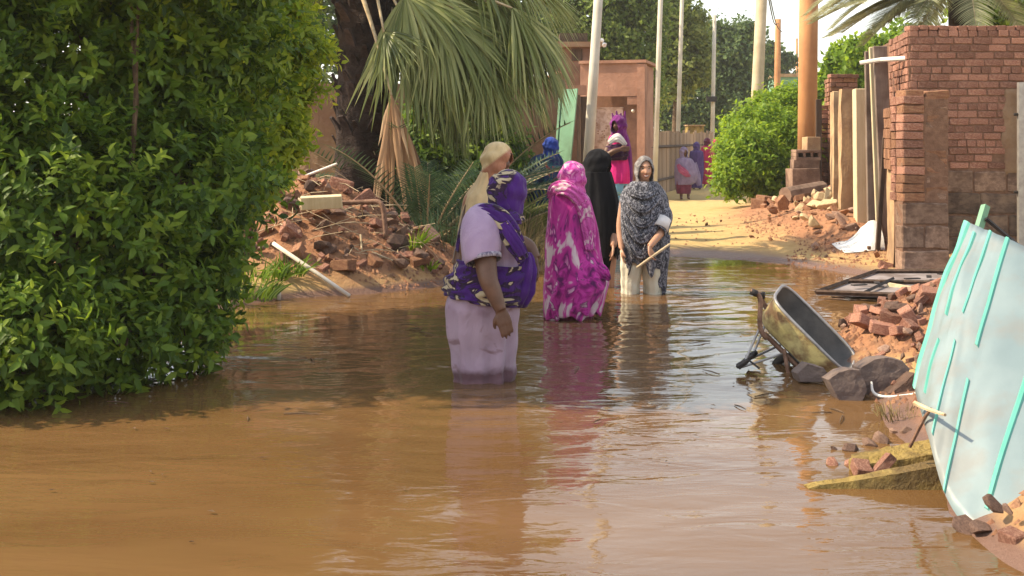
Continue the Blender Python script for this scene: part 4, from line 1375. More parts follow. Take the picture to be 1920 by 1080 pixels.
# old doorway left of the gatehouse
dw = empty('doorway', P(1080, 320, 28.6), 'dark old doorway with brown timber frames left of the gatehouse', 'doorway')
dw.location.z = 0
def dbox(x0, x1, yt, yb, D, dp, mat, nm):
    a, b = P(x0, yb, D), P(x1, yt, D)
    if yb > 320: a.z = -.2
    MB().box(((a.x + b.x) / 2 - dw.location.x, D + dp / 2 - dw.location.y, (a.z + b.z) / 2), (b.x - a.x, dp, b.z - a.z)).build(nm, mat, dw)


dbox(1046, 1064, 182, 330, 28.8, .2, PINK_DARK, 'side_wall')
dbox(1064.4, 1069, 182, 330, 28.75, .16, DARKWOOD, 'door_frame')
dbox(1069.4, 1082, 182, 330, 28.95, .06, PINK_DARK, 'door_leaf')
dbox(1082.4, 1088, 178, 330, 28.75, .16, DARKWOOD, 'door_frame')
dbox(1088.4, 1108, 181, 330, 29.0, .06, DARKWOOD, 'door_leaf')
dbox(1046, 1100, 160, 177.5, 28.9, .3, PINK, 'lintel')
# roof store above it
st = empty('roof_shed', P(1080, 120, 31.2), 'small dark brown shed with slab roof on the flat roof left of the pole', 'shed')
def sbox(x0, x1, yt, yb, D, dp, mat, nm):
    a, b = P(x0, yb, D), P(x1, yt, D)
    MB().box(((a.x + b.x) / 2 - st.location.x, D + dp / 2 - st.location.y, (a.z + b.z) / 2 - st.location.z), (b.x - a.x, dp, b.z - a.z)).build(nm, mat, st)


sbox(1040, 1124, 88, 160, 31.4, 1.2, PINK_DARK, 'wall')
sbox(1030, 1130, 78, 87.6, 31.1, 1.6, MUDWALL, 'roof_slab')
sbox(1072, 1092, 92, 114, 31.36, .05, DARKWOOD, 'window')
sbox(1050, 1102, 62, 77.6, 31.5, .9, DARKWOOD, 'roof_beam')
for k, (x, y) in enumerate([(1127, 76), (1133, 84), (1120, 70)]):
    o = link('plastic_bag', random.choice(ROCK['rubble_stone'])); o.data = o.data.copy(); o.data.materials[0] = PLASTIC_BAG
    o.location = P(x, y, 31.1); o.scale = (.16, .14, .18); o.rotation_euler = (k, k * 2, 0)
    tag(o, 'small crumpled white bag on the edge of the shed roof', 'bag', 'white bags on the shed roof')

# ---------------- plank fence along the street
random.seed(57)
f0, f1 = P(1212, 330, 31.5), P(1338, 330, 46)
fn = empty('plank_fence', (f0.x, f0.y, tz1(f0.x, f0.y)), 'weathered tan plank fence closing off the end of the street', 'fence')
N = 36
dv = (f1 - f0); dv.z = 0; st_ = dv.length / N; dv.normalize()
msh = []
for k in range(4):
    m_ = MB().box((0, 0, 0), (1, 1, 1)); oo = m_.build('plank', PLANK, fn); bevel_obj(oo, .02); msh.append(oo)
for k in range(N):
    o = msh[k] if k < 4 else msh[k % 4].copy()
    if k >= 4: COL.objects.link(o)
    h = 1.80 + random.uniform(-.06, .06)
    c = dv * (st_ * (k + .5)); yy = f0.y + c.y
    o.parent = fn
    o.location = (c.x, c.y + (.05 if k % 2 else 0), h / 2 - .1)
    o.rotation_euler = (0, random.gauss(0, .008), math.atan2(dv.y, dv.x))
    o.scale = (st_ * .94, .035, h)
for z in (.4, 1.3):
    MB().tube([Vector((.1, .12, z)) , dv * (st_ * N) + Vector((0, .12, z - .05))], .04, 4).build('rail', DARKWOOD, fn)
yb = P(1305, 300, 49.0)
hut = empty('booth', (yb.x, 49.0, -.2), 'small yellow booth showing over the plank fence', 'booth')
w = 30 / F * 49.0
MB().box((0, .5, 1.0), (w, 1.0, 2.0)).build('wall', MUD_YELLOW, hut)
zt = P(0, 236, 49.0).z + .2
MB().box((0, .5, zt / 2 + .5), (w * .98, .98, zt - 1.0)).build('upper_wall', MUD_YELLOW, hut)
MB().box((0, .45, zt + .02), (w * 1.12, 1.1, .05)).build('roof', SLAB_TAN, hut)
gb = P(1500, 300, 62)
gr = empty('green_house', (gb.x, 62, -.2), 'distant pale mint house wall right of the reddish post', 'house')
MB().box((0.3, 1.5, 2.3), (2.6, 3, 4.6)).build('wall', GREENPAINT, gr)
MB().box((0.3, 1.5, 4.68), (2.8, 3.2, .16)).build('roof', SLAB_TAN, gr)
MB().box((-.3, -.02, 3.4), (.6, .06, .7)).build('window', DARKWOOD, gr)

# ------------------------------------------------------------------ rubble
random.seed(61)


def chunk(kind, x, y, size, mat, label, group, cat=None, sink=.25, z=None, rot=None, sc=None):
    """One broken brick or stone resting on the ground."""
    if kind == 'brick':
        me = random.choice(BRICKS[mat.name]); name = 'broken_brick'
        s = sc or (size * random.uniform(.75, 1.25), size * random.uniform(.5, .62), size * random.uniform(.36, .5))
    else:
        me = random.choice(ROCK[mat.name]); name = kind
        s = sc or (size * random.uniform(.8, 1.3), size * random.uniform(.7, 1.0), size * random.uniform(.6, .9))
    o = link(name, me)
    o.rotation_euler = rot or (random.gauss(0, .45), random.gauss(0, .45), random.uniform(0, 6.28))
    o.scale = s
    zz = tz1(x, y) if z is None else z
    o.location = (x, y, zz + s[2] * (.5 - sink))
    return tag(o, label, cat or ('brick' if kind == 'brick' else 'stone'), group)


def heap(n, cx, cy, rx, ry, smin, smax, kinds, group, ybias=0.0):
    """kinds: list of (weight, kind, material, label)"""
    for _ in range(n):
        for _try in range(30):
            a, r = random.uniform(0, 6.28), math.sqrt(random.random())
            x, y = cx + rx * r * math.cos(a), cy + ry * r * math.sin(a) - ybias * (1 - r)
            if tz1(x, y) > -.06: break
        k = random.choices(kinds, [q[0] for q in kinds])[0]
        s = smin + (smax - smin) * random.random() ** 2
        u, v, w = (x - cx) / rx, (y - cy) / ry, (s - smin) / (smax - smin)
        if w > .5 and random.random() < .6: s *= 1.15
        lab = k[3]
        if '{' in lab:
            lab = lab.format(s='tiny' if w < .08 else 'small' if w < .35 else 'large',
                             h='left' if u < -.33 else 'middle' if u < .33 else 'right', v='front' if v < -.25 else 'mid' if v < .3 else 'back')
        chunk(k[1], x, y, s, k[2], lab, group, z=tz1(x, y) + (random.random() ** 2) * .06)


heap(140, -2.0, 12.95, 1.15, 1.0, .07, .24, [
    (4, 'brick', BRICK, '{s} broken red brick, {h} {v} of the heap under the palm'),
    (3, 'stone', STONE_DARK, '{s} dark brown lump, {h} {v} of the heap under the palm'),
    (3, 'brick', BRICK_EARTH, '{s} broken earth-brown brick, {h} {v} of the heap under the palm'),
    (3, 'stone', STONE, '{s} pinkish stone chunk, {h} {v} of the heap under the palm')], 'rubble of the heap under the palm', .25)
heap(45, -.9, 13.1, .75, .55, .07, .2, [
    (3, 'brick', BRICK, '{s} broken red brick, {h} {v} of the heap\'s low right end'),
    (3, 'stone', STONE_DARK, '{s} dark lump, {h} {v} of the heap\'s low right end'),
    (2, 'stone', STONE, '{s} pinkish stone, {h} {v} of the heap\'s low right end')], 'rubble of the heap under the palm', .1)
for px, py, D, s, kind, mat, lab in [
    (745, 470, 12.75, .30, 'stone', STONE_DARK, 'large dark clod low on the brick heap, left of the biggest dark clod'),
    (787, 480, 12.7, .36, 'stone', STONE_DARK, 'biggest dark clod at the right foot of the brick heap'),
    (588, 440, 12.7, .27, 'brick', BRICK_EARTH, 'upright earth-brown brick in the middle of the heap'),
    (455, 468, 12.3, .27, 'brick', BRICK_EARTH, 'brown brick at the left end of the heap by the shrub'),
    (808, 432, 13.2, .30, 'stone', STONE, 'pointed grey-pink stone at the upper right of the heap'),
    (750, 440, 13.0, .25, 'stone', STONE, 'pinkish stone beside the foot of the bent pipe')]:
    p = P(px, py, D)
    chunk(kind, p.x, p.y, s, mat, lab, 'rubble of the heap under the palm', z=max(tz1(p.x, p.y), p.z - s * .4))

# mud and bricks fallen along the right wall
heap(85, 4.75, 17.6, 1.0, 2.6, .06, .24, [
    (4, 'stone', BRICK_EARTH, '{s} earth-red clod, {h} {v} of the mud slope below the wall'),
    (4, 'stone', STONE_SAND, '{s} sandy clod, {h} {v} of the mud slope below the wall'),
    (3, 'brick', BRICK_EARTH, '{s} earth-brown broken brick, {h} {v} of the mud slope below the wall'),
    (2, 'stone', STONE, '{s} pinkish stone, {h} {v} of the mud slope below the wall')], 'rubble below the right wall')
heap(45, 5.2, 20.8, .9, 1.6, .10, .34, [
    (4, 'stone', BRICK_EARTH, '{s} earth-red clod, {h} {v} of the rubble beside the bright green bush'),
    (3, 'brick', BRICK_EARTH, '{s} earth-brown broken brick, {h} {v} of the rubble beside the bright green bush'),
    (3, 'stone', STONE_SAND, '{s} sandy lump under the mud panels')], 'rubble below the right wall')
heap(40, 4.2, 14.9, .6, 1.0, .04, .13, [
    (3, 'stone', BRICK_EARTH, 'small earth-red clod near the water in front of the beams'),
    (3, 'stone', STONE, 'small pinkish stone near the water in front of the beams')], 'rubble below the right wall')
p = P(1467, 416, 19.2)
chunk('stone', p.x, p.y, .30, BRICK_EARTH, 'tall pointed red clod standing on the dry road edge', 'rubble below the right wall', rot=(0, .1, .5), sc=(.26, .22, .42), sink=.1)
for px, py, D in [(1425, 375, 21.5), (1441, 365, 22)]:
    p = P(px, py, D)
    chunk('brick', p.x, p.y, .42, BRICK_EARTH, 'large broken brick at the foot of the bright green bush', 'rubble below the right wall', rot=(.1, .1, random.uniform(0, 2)))
for px, py, D, s, lab in [(1540, 380, 19.5, .42, 'rearmost'), (1560, 400, 19.0, .45, 'largest'), (1530, 410, 18.6, .36, 'middle'), (1555, 425, 18.0, .4, 'nearest'), (1500, 420, 18.8, .3, 'leftmost')]:
    p = P(px, py, D)
    chunk('stone', p.x, p.y, s, STONE_SAND, lab + ' of five big sunlit sandy lumps below the mud panels', 'rubble below the right wall', sink=.35)
for px, py, D, s in [(1665, 503, 13.6, .17), (1680, 498, 13.65, .14), (1690, 508, 13.15, .12), (1655, 508, 13.5, .1)]:
    p = P(px, py, D)
    chunk('brick', p.x, p.y, s, BRICK, 'loose brick piece at the foot of the stepped brick pier', 'bricks at the pier foot', z=.04)
# clods on the dry road
heap(36, 2.9, 18.5, 1.6, 2.6, .03, .09, [(1, 'stone', BRICK_EARTH, 'small clod lying on the dry yellow road')], 'clods on the dry road')

# brick pile by the barrow
heap(120, 2.98, 8.75, .62, .72, .05, .19, [
    (5, 'brick', BRICK, '{s} broken red brick, {h} {v} of the pile behind the wheelbarrow'),
    (3, 'brick', BRICK_PALE, '{s} pale pink broken brick, {h} {v} of the pile behind the wheelbarrow'),
    (2, 'stone', STONE, '{s} pinkish stone, {h} {v} of the pile behind the wheelbarrow'),
    (1, 'stone', STONE_DARK, '{s} dark lump, {h} {v} of the pile behind the wheelbarrow')], 'bricks piled behind the wheelbarrow', .2)
heap(34, 2.62, 7.6, .42, .55, .05, .15, [
    (4, 'brick', BRICK, '{s} broken red brick, {h} {v} between concrete lumps and corrugated sheet'),
    (3, 'stone', STONE, '{s} pinkish stone, {h} {v} between concrete lumps and corrugated sheet')], 'bricks by the concrete lumps')
for px, py, D, s, m, lab in [(1672, 608, 8.55, .21, STONE_DARK, 'left'), (1692, 604, 8.45, .2, STONE_DARK, 'right')]:
    p = P(px, py, D)
    chunk('stone', p.x, p.y, s, m, lab + ' one of two dark lumps high in the pile behind the wheelbarrow', 'bricks piled behind the wheelbarrow', z=max(tz1(p.x, p.y), p.z - .08))
for px, py, D, s, m, lab in [(1708, 602, 8.3, .20, BRICK_PALE, 'pale upright brick high in the pile behind the wheelbarrow'), (1698, 628, 8.2, .2, BRICK, 'brightest red brick in the middle of the pile behind the wheelbarrow'),
                             (1735, 590, 8.5, .2, BRICK_PALE, 'pale brick at the top of the pile, next to the corrugated sheet')]:
    p = P(px, py, D)
    chunk('brick', p.x, p.y, s, m, lab, 'bricks piled behind the wheelbarrow', z=max(tz1(p.x, p.y), p.z - .06), rot=(.3, 1.0, random.uniform(0, 3)))


def lump(name, pts2, D, thick, mat, label, cat, bulge=.05, rag=.007, slope=.12):
    """A broken slab: outline in photograph pixels at depth D, real thickness going back, rough all over."""
    c = [P(x, y, D) for x, y in pts2]
    cen = sum(c, Vector()) / len(c)
    bm = bmesh.new()
    layers = []
    for t, s in ((0.0, .95), (.06, 1.0), (.8, .98), (1.0, .85)):
        layers.append([bm.verts.new((p - cen) * s + Vector((0, t * thick + slope * (p.z - cen.z) * 1.0, -.02 * t))) for p in c])
    for a, b in zip(layers, layers[1:]):
        for i in range(len(c)):
            j = (i + 1) % len(c)
            bm.faces.new((a[i], a[j], b[j], b[i]))
    fcen = bm.verts.new(sum((v.co for v in layers[0]), Vector()) / len(c) + Vector((0, -bulge * .04, 0)))
    for i in range(len(c)):
        bm.faces.new((layers[0][(i + 1) % len(c)], layers[0][i], fcen))
    bm.faces.new(layers[-1])
    bmesh.ops.recalc_face_normals(bm, faces=bm.faces)
    bmesh.ops.subdivide_edges(bm, edges=bm.edges[:], cuts=3, use_grid_fill=True)
    for v in bm.verts:
        v.co += v.normal * rag * (mnoise.noise(v.co * 14 + Vector((D, 0, 0))) + .5 * mnoise.noise(v.co * 40))
    me = bpy.data.meshes.new(name); bm.to_mesh(me); bm.free()
    me.materials.append(mat)
    o = link(name, me); o.location = cen
    return tag(o, label, cat)


lump('concrete_lump', [(1612, 690), (1640, 673), (1668, 670), (1694, 677), (1708, 692), (1700, 712), (1672, 730), (1645, 740), (1622, 742), (1614, 720)], 7.30, .22, CONCRETE,
     'rounded smooth grey concrete lump right of the other, by the corrugated sheet', 'concrete lump')
lump('concrete_lump', [(1552, 712), (1572, 698), (1592, 692), (1612, 694), (1622, 712), (1626, 735), (1616, 752), (1572, 752)], 7.12, .2, CONCRETE,
     'flat-faced grey concrete lump standing in the water below the wheelbarrow nose', 'concrete lump')
lump('concrete_lump', [(1494, 700), (1515, 682), (1545, 690), (1556, 704), (1540, 716), (1500, 716)], 7.6, .2, CONCRETE, 'small dark lump standing in for the shade under the wheelbarrow', 'concrete lump')  # dark wedge of shade under the barrow, added here as a solid lump
lump('concrete_lump', [(1668, 738), (1690, 722), (1716, 700), (1730, 715), (1726, 748), (1690, 752)], 7.15, .2, STONE_DARK, 'dark crumbly lump between the grey lumps and the corrugated sheet', 'concrete lump')
tag(MB().tube([P(1634, 716, 7.2), P(1638, 736, 7.15), P(1660, 744, 7.1), P(1700, 741, 7.05), P(1722, 736, 7.0)], [.006, .009, .008, .007, .006], 7, sub=4).build('white_root', WHITE_PAINT),
    'thin white bent stick along the foot of the concrete lumps', 'stick')

# ---------------- wheelbarrow, tipped on its nose
BD = 7.95
U1 = P(1447, 563, BD)
L = Vector((.36, -.10, -.365)); L *= .62 / L.length
Wv = Vector((.30, .42, -.07)); Wv -= L.normalized() * Wv.dot(L.normalized()); Wv *= .52 / Wv.length
Nv = L.cross(Wv).normalized()
if Nv.z > 0: Nv = -Nv
wb = empty('wheelbarrow', (U1 + L * .5 + Wv * .5) * 1.0, 'worn yellow wheelbarrow tipped on its nose in the water beside the brick pile', 'wheelbarrow')
wb.location.z = 0
def bw(u, v, n):      # barrow coordinates: along, across, down
    return U1 + L * u + Wv * v + Nv * n - wb.location


def sheet_quad(a, b, c, d, th, mat, name, parent=wb, nsub=0):
    n = (b - a).cross(d - a).normalized() * th
    return MB().hexa([a, b, c, d], [a + n, b + n, c + n, d + n]).build(name, mat, parent)


dz = .185


def tray_loop(cu, cv, hu, hv, n, ex=.42, m=44):
    out = []
    for k in range(m):
        a = 2 * math.pi * k / m
        c, s_ = math.cos(a), math.sin(a)
        out.append(bw(cu + hu * math.copysign(abs(c) ** ex, c), cv + hv * math.copysign(abs(s_) ** ex, s_), n))
    return out


def pan(name, grow, mat):
    """The pressed pan: rim, swelling side, rounded bottom edge."""
    lp = [tray_loop(.54, .5, .54 + grow, .5 + grow, 0), tray_loop(.52, .5, .485 + grow, .455 + grow, dz * .45), tray_loop(.49, .5, .425 + grow, .415 + grow, dz * .86), tray_loop(.48, .5, .385 + grow, .375 + grow, dz)]
    m = len(lp[0])
    V = [p for l in lp for p in l]
    for q in range(len(V)):
        V[q] = V[q] + Vector((mnoise.noise(V[q] * 9), mnoise.noise(V[q] * 9 + Vector((4, 0, 0))), mnoise.noise(V[q] * 9 + Vector((0, 4, 0))))) * .006
    Fc = [[a * m + k, a * m + (k + 1) % m, (a + 1) * m + (k + 1) % m, (a + 1) * m + k] for a in range(3) for k in range(m)]
    return MB().add(V, Fc).build(name, mat, wb, smooth=True)


pan('tray', .012, YELLOW_METAL)
pan('tray_inside', -.002, TRAY_SHADE)
fl_ = tray_loop(.48, .5, .386, .376, dz)
MB().add(fl_ + [p + Nv * .006 for p in fl_], [list(range(44)), [44 + k for k in range(44)][::-1]] + [[k, 44 + k, 44 + (k + 1) % 44, (k + 1) % 44] for k in range(44)]).build('tray_floor', TRAY_SHADE, wb)
rl = tray_loop(.54, .5, .545, .505, 0)
MB().tube(rl + [rl[0]], .011, 7, sub=1).build('tray_rim', STEEL, wb, smooth=True)
for v in (.12, .88):
    nm = 'handle'
    e = bw(.88, v, dz + .03)
    if v < .5:
        pts = [P(1408, 546, BD) - wb.location, P(1419, 551, BD) - wb.location, P(1426, 564, BD) - wb.location, P(1425, 612, BD) - wb.location, P(1436, 633, BD) - wb.location, bw(.25, v, dz + .03), e]
    else:
        pts = [bw(-.10, v, dz - .04), bw(-.05, v, dz - .01), bw(.02, v, dz + .01), bw(.25, v, dz + .03), e]
    h = MB().tube(pts, .017, 8, sub=5).build(nm, RUST, wb, smooth=True)
    MB().tube(pts[:2], .022, 8).build('grip', BLACK, h, smooth=True)
for v, fx, fy, fd in ((.15, 1392, 688, BD - .05), (.85, 1409, 672, BD + .25)):
    foot = P(fx, fy, fd) - wb.location
    lg = MB().tube([bw(.12, v, dz + .02), foot], .008, 6).build('leg', STEEL, wb)
    MB().tube([bw(.50, v, dz + .02), foot], .008, 6).build('brace', STEEL, lg)
    MB().tube([foot + Vector((-.03, 0, .0)), foot + Vector((.015, 0, .03)), foot + Vector((.035, .02, .035))], [.022, .02, .016], 7).build('foot', BLACK, lg)
MB().tube([P(1384, 687, BD - .05) - wb.location, P(1400, 674, BD + .1) - wb.location, P(1411, 668, BD + .25) - wb.location], .016, 7).build('foot_bar', BLACK, wb)
MB().tube([P(1400, 672, BD) - wb.location, P(1424, 691, BD - .06) - wb.location], .007, 6).build('stay', BLACK, wb)
# wheel below the nose
wc = bw(.72, .5, dz + .16)
ax = Wv.normalized()
e1 = L.normalized(); e2 = ax.cross(e1)
def ring(rr, tube, mat, name, parent):
    mb = MB()
    n, m = 28, 8
    V, Fc = [], []
    for i in range(n):
        a = 2 * math.pi * i / n
        for k in range(m):
            b = 2 * math.pi * k / m
            V.append(wc + (e1 * math.cos(a) + e2 * math.sin(a)) * (rr + tube * math.cos(b)) + ax * tube * math.sin(b))
    for i in range(n):
        for k in range(m):
            Fc.append([i * m + k, ((i + 1) % n) * m + k, ((i + 1) % n) * m + (k + 1) % m, i * m + (k + 1) % m])
    return mb.add(V, Fc).build(name, mat, parent, smooth=True)


wheel = ring(.115, .028, TYRE, 'wheel', wb)
ring(.082, .008, STEEL, 'rim', wheel)
MB().tube([wc - ax * .06, wc + ax * .06], .015, 8).build('axle', RUST, wheel)
for k in range(5):
    a = 2 * math.pi * k / 5
    MB().tube([wc, wc + (e1 * math.cos(a) + e2 * math.sin(a)) * .082], .006, 5).build('spoke', STEEL, wheel)
for v in (.3, .7):
    MB().tube([bw(.80, v, dz + .02), wc + ax * (.05 if v > .5 else -.05)], .012, 6).build('fork', BLACK, wb)
MB().hexa([bw(1.02, -.02, .03), bw(1.09, -.02, .03), bw(1.02, -.02, .17), bw(.96, -.02, .17)], [bw(1.02, -.06, .03), bw(1.09, -.06, .03), bw(1.02, -.06, .17), bw(.96, -.06, .17)]).build('bracket', BLACK, wb)
tag(MB().tube([P(1470, 655, 8.0), P(1476, 690, 7.95), P(1483, 722, 7.9)], [.014, .013, .01], 6).build('rusty_rod', RUST), 'rusty rod standing in the water under the wheelbarrow', 'rod')

# ---------------- corrugated sheet
SA = [(1714, 722, 5.75), (1738, 812, 5.3), (1798, 972, 4.88), (1990, 1120, 4.35)]   # lower edge
SB = [(1811, 415, 6.35), (1850, 431, 6.2), (1935, 468, 5.95), (2320, 640, 5.4)]      # upper edge
lowE = catmull([tuple(P(*p)) for p in SA], 61); upE = catmull([tuple(P(*p)) for p in SB], 61)
cs = empty('corrugated_sheet', Vector(lowE[40]) * 1.0, 'white ribbed metal sheet with turquoise ribs, propped up at the right front', 'metal sheet')
o3 = np.array(cs.location)
NS, NT = 61, 24
V = []
for i in range(NS):
    for j in range(NT):
        t = j / (NT - 1)
        p = lowE[i] * (1 - t) + upE[i] * t
        p = p + np.array([-.03, 0, .02]) * math.sin(t * math.pi) * .6
        V.append(p - o3)
V = np.array(V).reshape(NS, NT, 3)
du = np.gradient(V, axis=0); dt = np.gradient(V, axis=1)
NRM = np.cross(du, dt); NRM /= np.linalg.norm(NRM, axis=2, keepdims=True)
if NRM[30, 12, 0] > 0: NRM = -NRM
bend = np.zeros((NS, NT))
for i in range(NS):
    for j in range(NT):
        bend[i, j] = .014 * mnoise.noise(Vector((i * .10, j * .18, 3))) + .006 * mnoise.noise(Vector((i * .3, j * .3, 8)))
S0 = V + NRM * bend[..., None]
q = np.arange(NS * NT).reshape(NS, NT)
fq = np.stack([q[:-1, :-1], q[:-1, 1:], q[1:, 1:], q[1:, :-1]], -1).reshape(-1, 4)
S1 = S0 - NRM * .003
allv = np.concatenate([S0.reshape(-1, 3), S1.reshape(-1, 3)])
fa = np.concatenate([fq, fq[:, ::-1] + NS * NT])
edge = []
rimi = list(q[:, 0]) + list(q[-1, 1:]) + list(q[::-1, -1][1:]) + list(q[0, ::-1][1:-1])
for a, b in zip(rimi, rimi[1:] + rimi[:1]):
    edge.append([a, b, b + NS * NT, a + NS * NT])
mk('panel', allv, np.concatenate([fa, np.array(edge)]), SHEET_WHITE, cs, smooth=False)
for i0, j0, j1 in [(1.0, 0, 24), (12, 2, 9), (12.6, 11, 23), (23.5, 1, 11), (23.2, 13, 24), (34, 0, 10), (34.2, 12, 24), (45, 2, 24), (54, 0, 24)]:
    mb = MB(); Vr, Fr = [], []
    i0f = i0
    rows = list(range(j0, j1))
    for j in rows:
        a = int(i0f); u = i0f - a
        c = S0[a, j] * (1 - u) + S0[a + 1, j] * u
        nn = NRM[a, j]; tu = du[a, j] / np.linalg.norm(du[a, j])
        wdt = .010 if i0 > 3 else .018
        for (s, h) in ((-1.6, -.001), (-.8, .009), (.8, .009), (1.6, -.001)):
            Vr.append(c + tu * wdt * s + nn * h)
    for k in range(len(rows) - 1):
        for m_ in range(3):
            Fr.append([k * 4 + m_, k * 4 + m_ + 1, (k + 1) * 4 + m_ + 1, (k + 1) * 4 + m_])
        Fr.append([k * 4 + 3, k * 4, (k + 1) * 4, (k + 1) * 4 + 3])
    Fr.append([0, 1, 2, 3]); e = (len(rows) - 1) * 4; Fr.append([e + 3, e + 2, e + 1, e])
    mb.add(Vr, Fr).build('rib', SHEET_TURQ, cs)
# green bar poking out above it
a, b = P(1832, 436, 6.35), P(1848, 386, 6.55)
gbm = MB().tube([a + Vector((-.1, 0, -.35)), b], .024, 4).build('green_bar', GREENPAINT)
tag(gbm, 'short pale green bar sticking up behind the corrugated sheet', 'bar')
tag(MB().tube([P(1848, 410, 6.5), P(1920, 470, 6.5), P(1960, 500, 6.45)], .012, 5).build('dark_rail', BLACK), 'thin dark rail slanting behind the corrugated sheet', 'rail')
# dry sticks leaning on its left edge
tag(MB().tube([P(1716, 756, 5.45), P(1742, 768, 5.3), P(1772, 778, 5.15)], [.012, .010, .007], 6).build('dry_stick', STALK), 'pale dry stick lying across the left edge of the corrugated sheet', 'stick')
tag(MB().tube([P(1746, 766, 5.3), P(1732, 786, 5.35), P(1706, 838, 5.4)], [.006, .009, .008], 6, sub=3).build('dry_stick', RUST), 'dark bent stick hanging down from the edge of the corrugated sheet', 'stick')

# ---------------- broken mud slabs in the near water
def mud_plate(x0, x1, y0, d0, d1, z0, z1, label, rag=.007, tilt=.0):
    """A broken flat slab of mud: low at the left end, thick at the right, flat top."""
    b = [Vector((x0, y0, -.06)), Vector((x1, y0 - .02, -.06)), Vector((x1, y0 + d1, -.06)), Vector((x0, y0 + d0, -.06))]
    t = [Vector((x0, y0 + .01, z0)), Vector((x1, y0 + .012, z1)), Vector((x1, y0 + d1, z1 + tilt)), Vector((x0, y0 + d0, z0 + tilt))]
    base = b[0].copy()
    bm = bmesh.new()
    vs = [bm.verts.new(p - base) for p in b + t]
    for f in ([3, 2, 1, 0], [4, 5, 6, 7], [0, 1, 5, 4], [1, 2, 6, 5], [2, 3, 7, 6], [3, 0, 4, 7]):
        bm.faces.new([vs[i] for i in f])
    bmesh.ops.subdivide_edges(bm, edges=bm.edges[:], cuts=14, use_grid_fill=True)
    for v in bm.verts:
        q = v.co * 9 + Vector((y0, 0, 0))
        v.co += Vector((mnoise.noise(q), mnoise.noise(q + Vector((5, 0, 0))), mnoise.noise(q * 1.7 + Vector((0, 7, 0))))) * rag + Vector((0, 0, 1)) * rag * .7 * mnoise.noise(v.co * 32)
        v.co.x += .05 * mnoise.noise(Vector((v.co.y * 14, 2, y0))) * (1 if v.co.x < .12 else 0)
    bmesh.ops.recalc_face_normals(bm, faces=bm.faces)
    me = bpy.data.meshes.new('mud_slab'); bm.to_mesh(me); bm.free(); me.materials.append(MUD_YELLOW)
    o = link('mud_slab', me); o.location = base
    return tag(o, label, 'mud slab')


mud_plate(P(1521, 0, 5.33).x, P(1860, 0, 5.33).x, 5.33, .07, .12, .006, .135, 'long yellow wedge-shaped mud slab lying in the water by the corrugated sheet')
mud_plate(P(1606, 0, 5.60).x, P(1800, 0, 5.60).x, 5.60, .14, .22, .030, .095, 'pale mud slab with brick bits, behind the yellow wedge', .010, .02)
for px, py, D, s, m, lab in [
    (1566, 848, 6.0, .075, STONE_DARK, 'small dark pointed stone leftmost in the near water'), (1594, 846, 6.0, .10, STONE_DARK, 'dark pointed stone in the near water, second from the left'),
    (1630, 838, 6.1, .10, STONE, 'pinkish stone in the near water behind the pale mud slab'), (1652, 836, 6.15, .12, STONE, 'broad pinkish stone touching the pale mud slab'),
    (1560, 872, 5.75, .085, BRICK, 'red brick chip left of the yellow mud slab'), (1590, 866, 5.75, .08, BRICK, 'red brick chip near the tip of the pale mud slab'),
    (1700, 815, 6.3, .12, STONE, 'lavender-pink stone at the edge of the corrugated sheet'), (1680, 812, 6.35, .08, STONE, 'small pinkish stone by the dry weed tuft')]:
    p = P(px, py, D)
    chunk('stone', p.x, p.y, s, m, lab, 'stones in the near water', z=-.02, sink=.2)
for px, py, D, s, lab in [(1616, 872, 5.56, .13, 'red brick at the left end of the pale mud slab'), (1655, 866, 5.55, .12, 'round-worn red brick set in the pale mud slab')]:
    p = P(px, py, D)
    chunk('brick', p.x, p.y, s, BRICK, lab, 'bricks in the mud slab', z=p.z - .03)
# near corner bank
for px, py, D, s, m, lab in [
    (1812, 985, 4.78, .13, STONE_DARK, 'dark pointed stone at the tip of the near mud bank'), (1840, 990, 4.72, .11, STONE_DARK, 'dark flat stone beside the pointed one at the near mud bank'),
    (1862, 935, 4.7, .10, STONE_DARK, 'dark angular stone under the lower edge of the corrugated sheet'), (1890, 950, 4.6, .06, STONE, 'small pinkish stone on the near mud bank')]:
    p = P(px, py, D)
    chunk('stone', p.x, p.y, s, m, lab, 'stones on the near mud bank', z=max(p.z - s * .35, tz1(p.x, p.y) - .01))
p = P(1903, 1012, 4.55)
chunk('brick', p.x, p.y, .16, BRICK, 'dark red brick standing on end at the near right corner', 'stones on the near mud bank', z=max(p.z - .05, 0), rot=(.1, 1.4, .4), sc=(.12, .1, .07))

# ---------------- window frame sheet lying in the shallow water
fq_ = [Vector((2.84, 11.45, .04)), Vector((3.85, 13.0, .06)), Vector((4.95, 13.0, .06)), Vector((4.15, 11.05, .04))]
fs = empty('metal_frame', fq_[0], 'flat grey metal panel with dark broken frame lying at the foot of the pier', 'metal frame')
loc = [p - fq_[0] for p in fq_]
MB().hexa(loc, [p + Vector((0, 0, .008)) for p in loc]).build('panel', rough_mat('grey_lilac_panel', (0.20, 0.17, 0.165), (0.30, 0.26, 0.255), 4, 0.6, 0.3, 0.01, c3=(0.14, 0.11, 0.10), scale2=3), fs)
for i in range(4):
    a, b = loc[i], loc[(i + 1) % 4]
    MB().tube([a + Vector((0, 0, .03)), b + Vector((0, 0, .03))], .022, 4).build('frame_bar', DARKWOOD, fs)
m1, m2 = loc[0].lerp(loc[1], .5), loc[3].lerp(loc[2], .5)
MB().tube([m1 + Vector((0, 0, .03)), m2 + Vector((0, 0, .03))], .02, 4).build('frame_bar', DARKWOOD, fs)
m1, m2 = loc[0].lerp(loc[3], .3), loc[1].lerp(loc[2], .22)
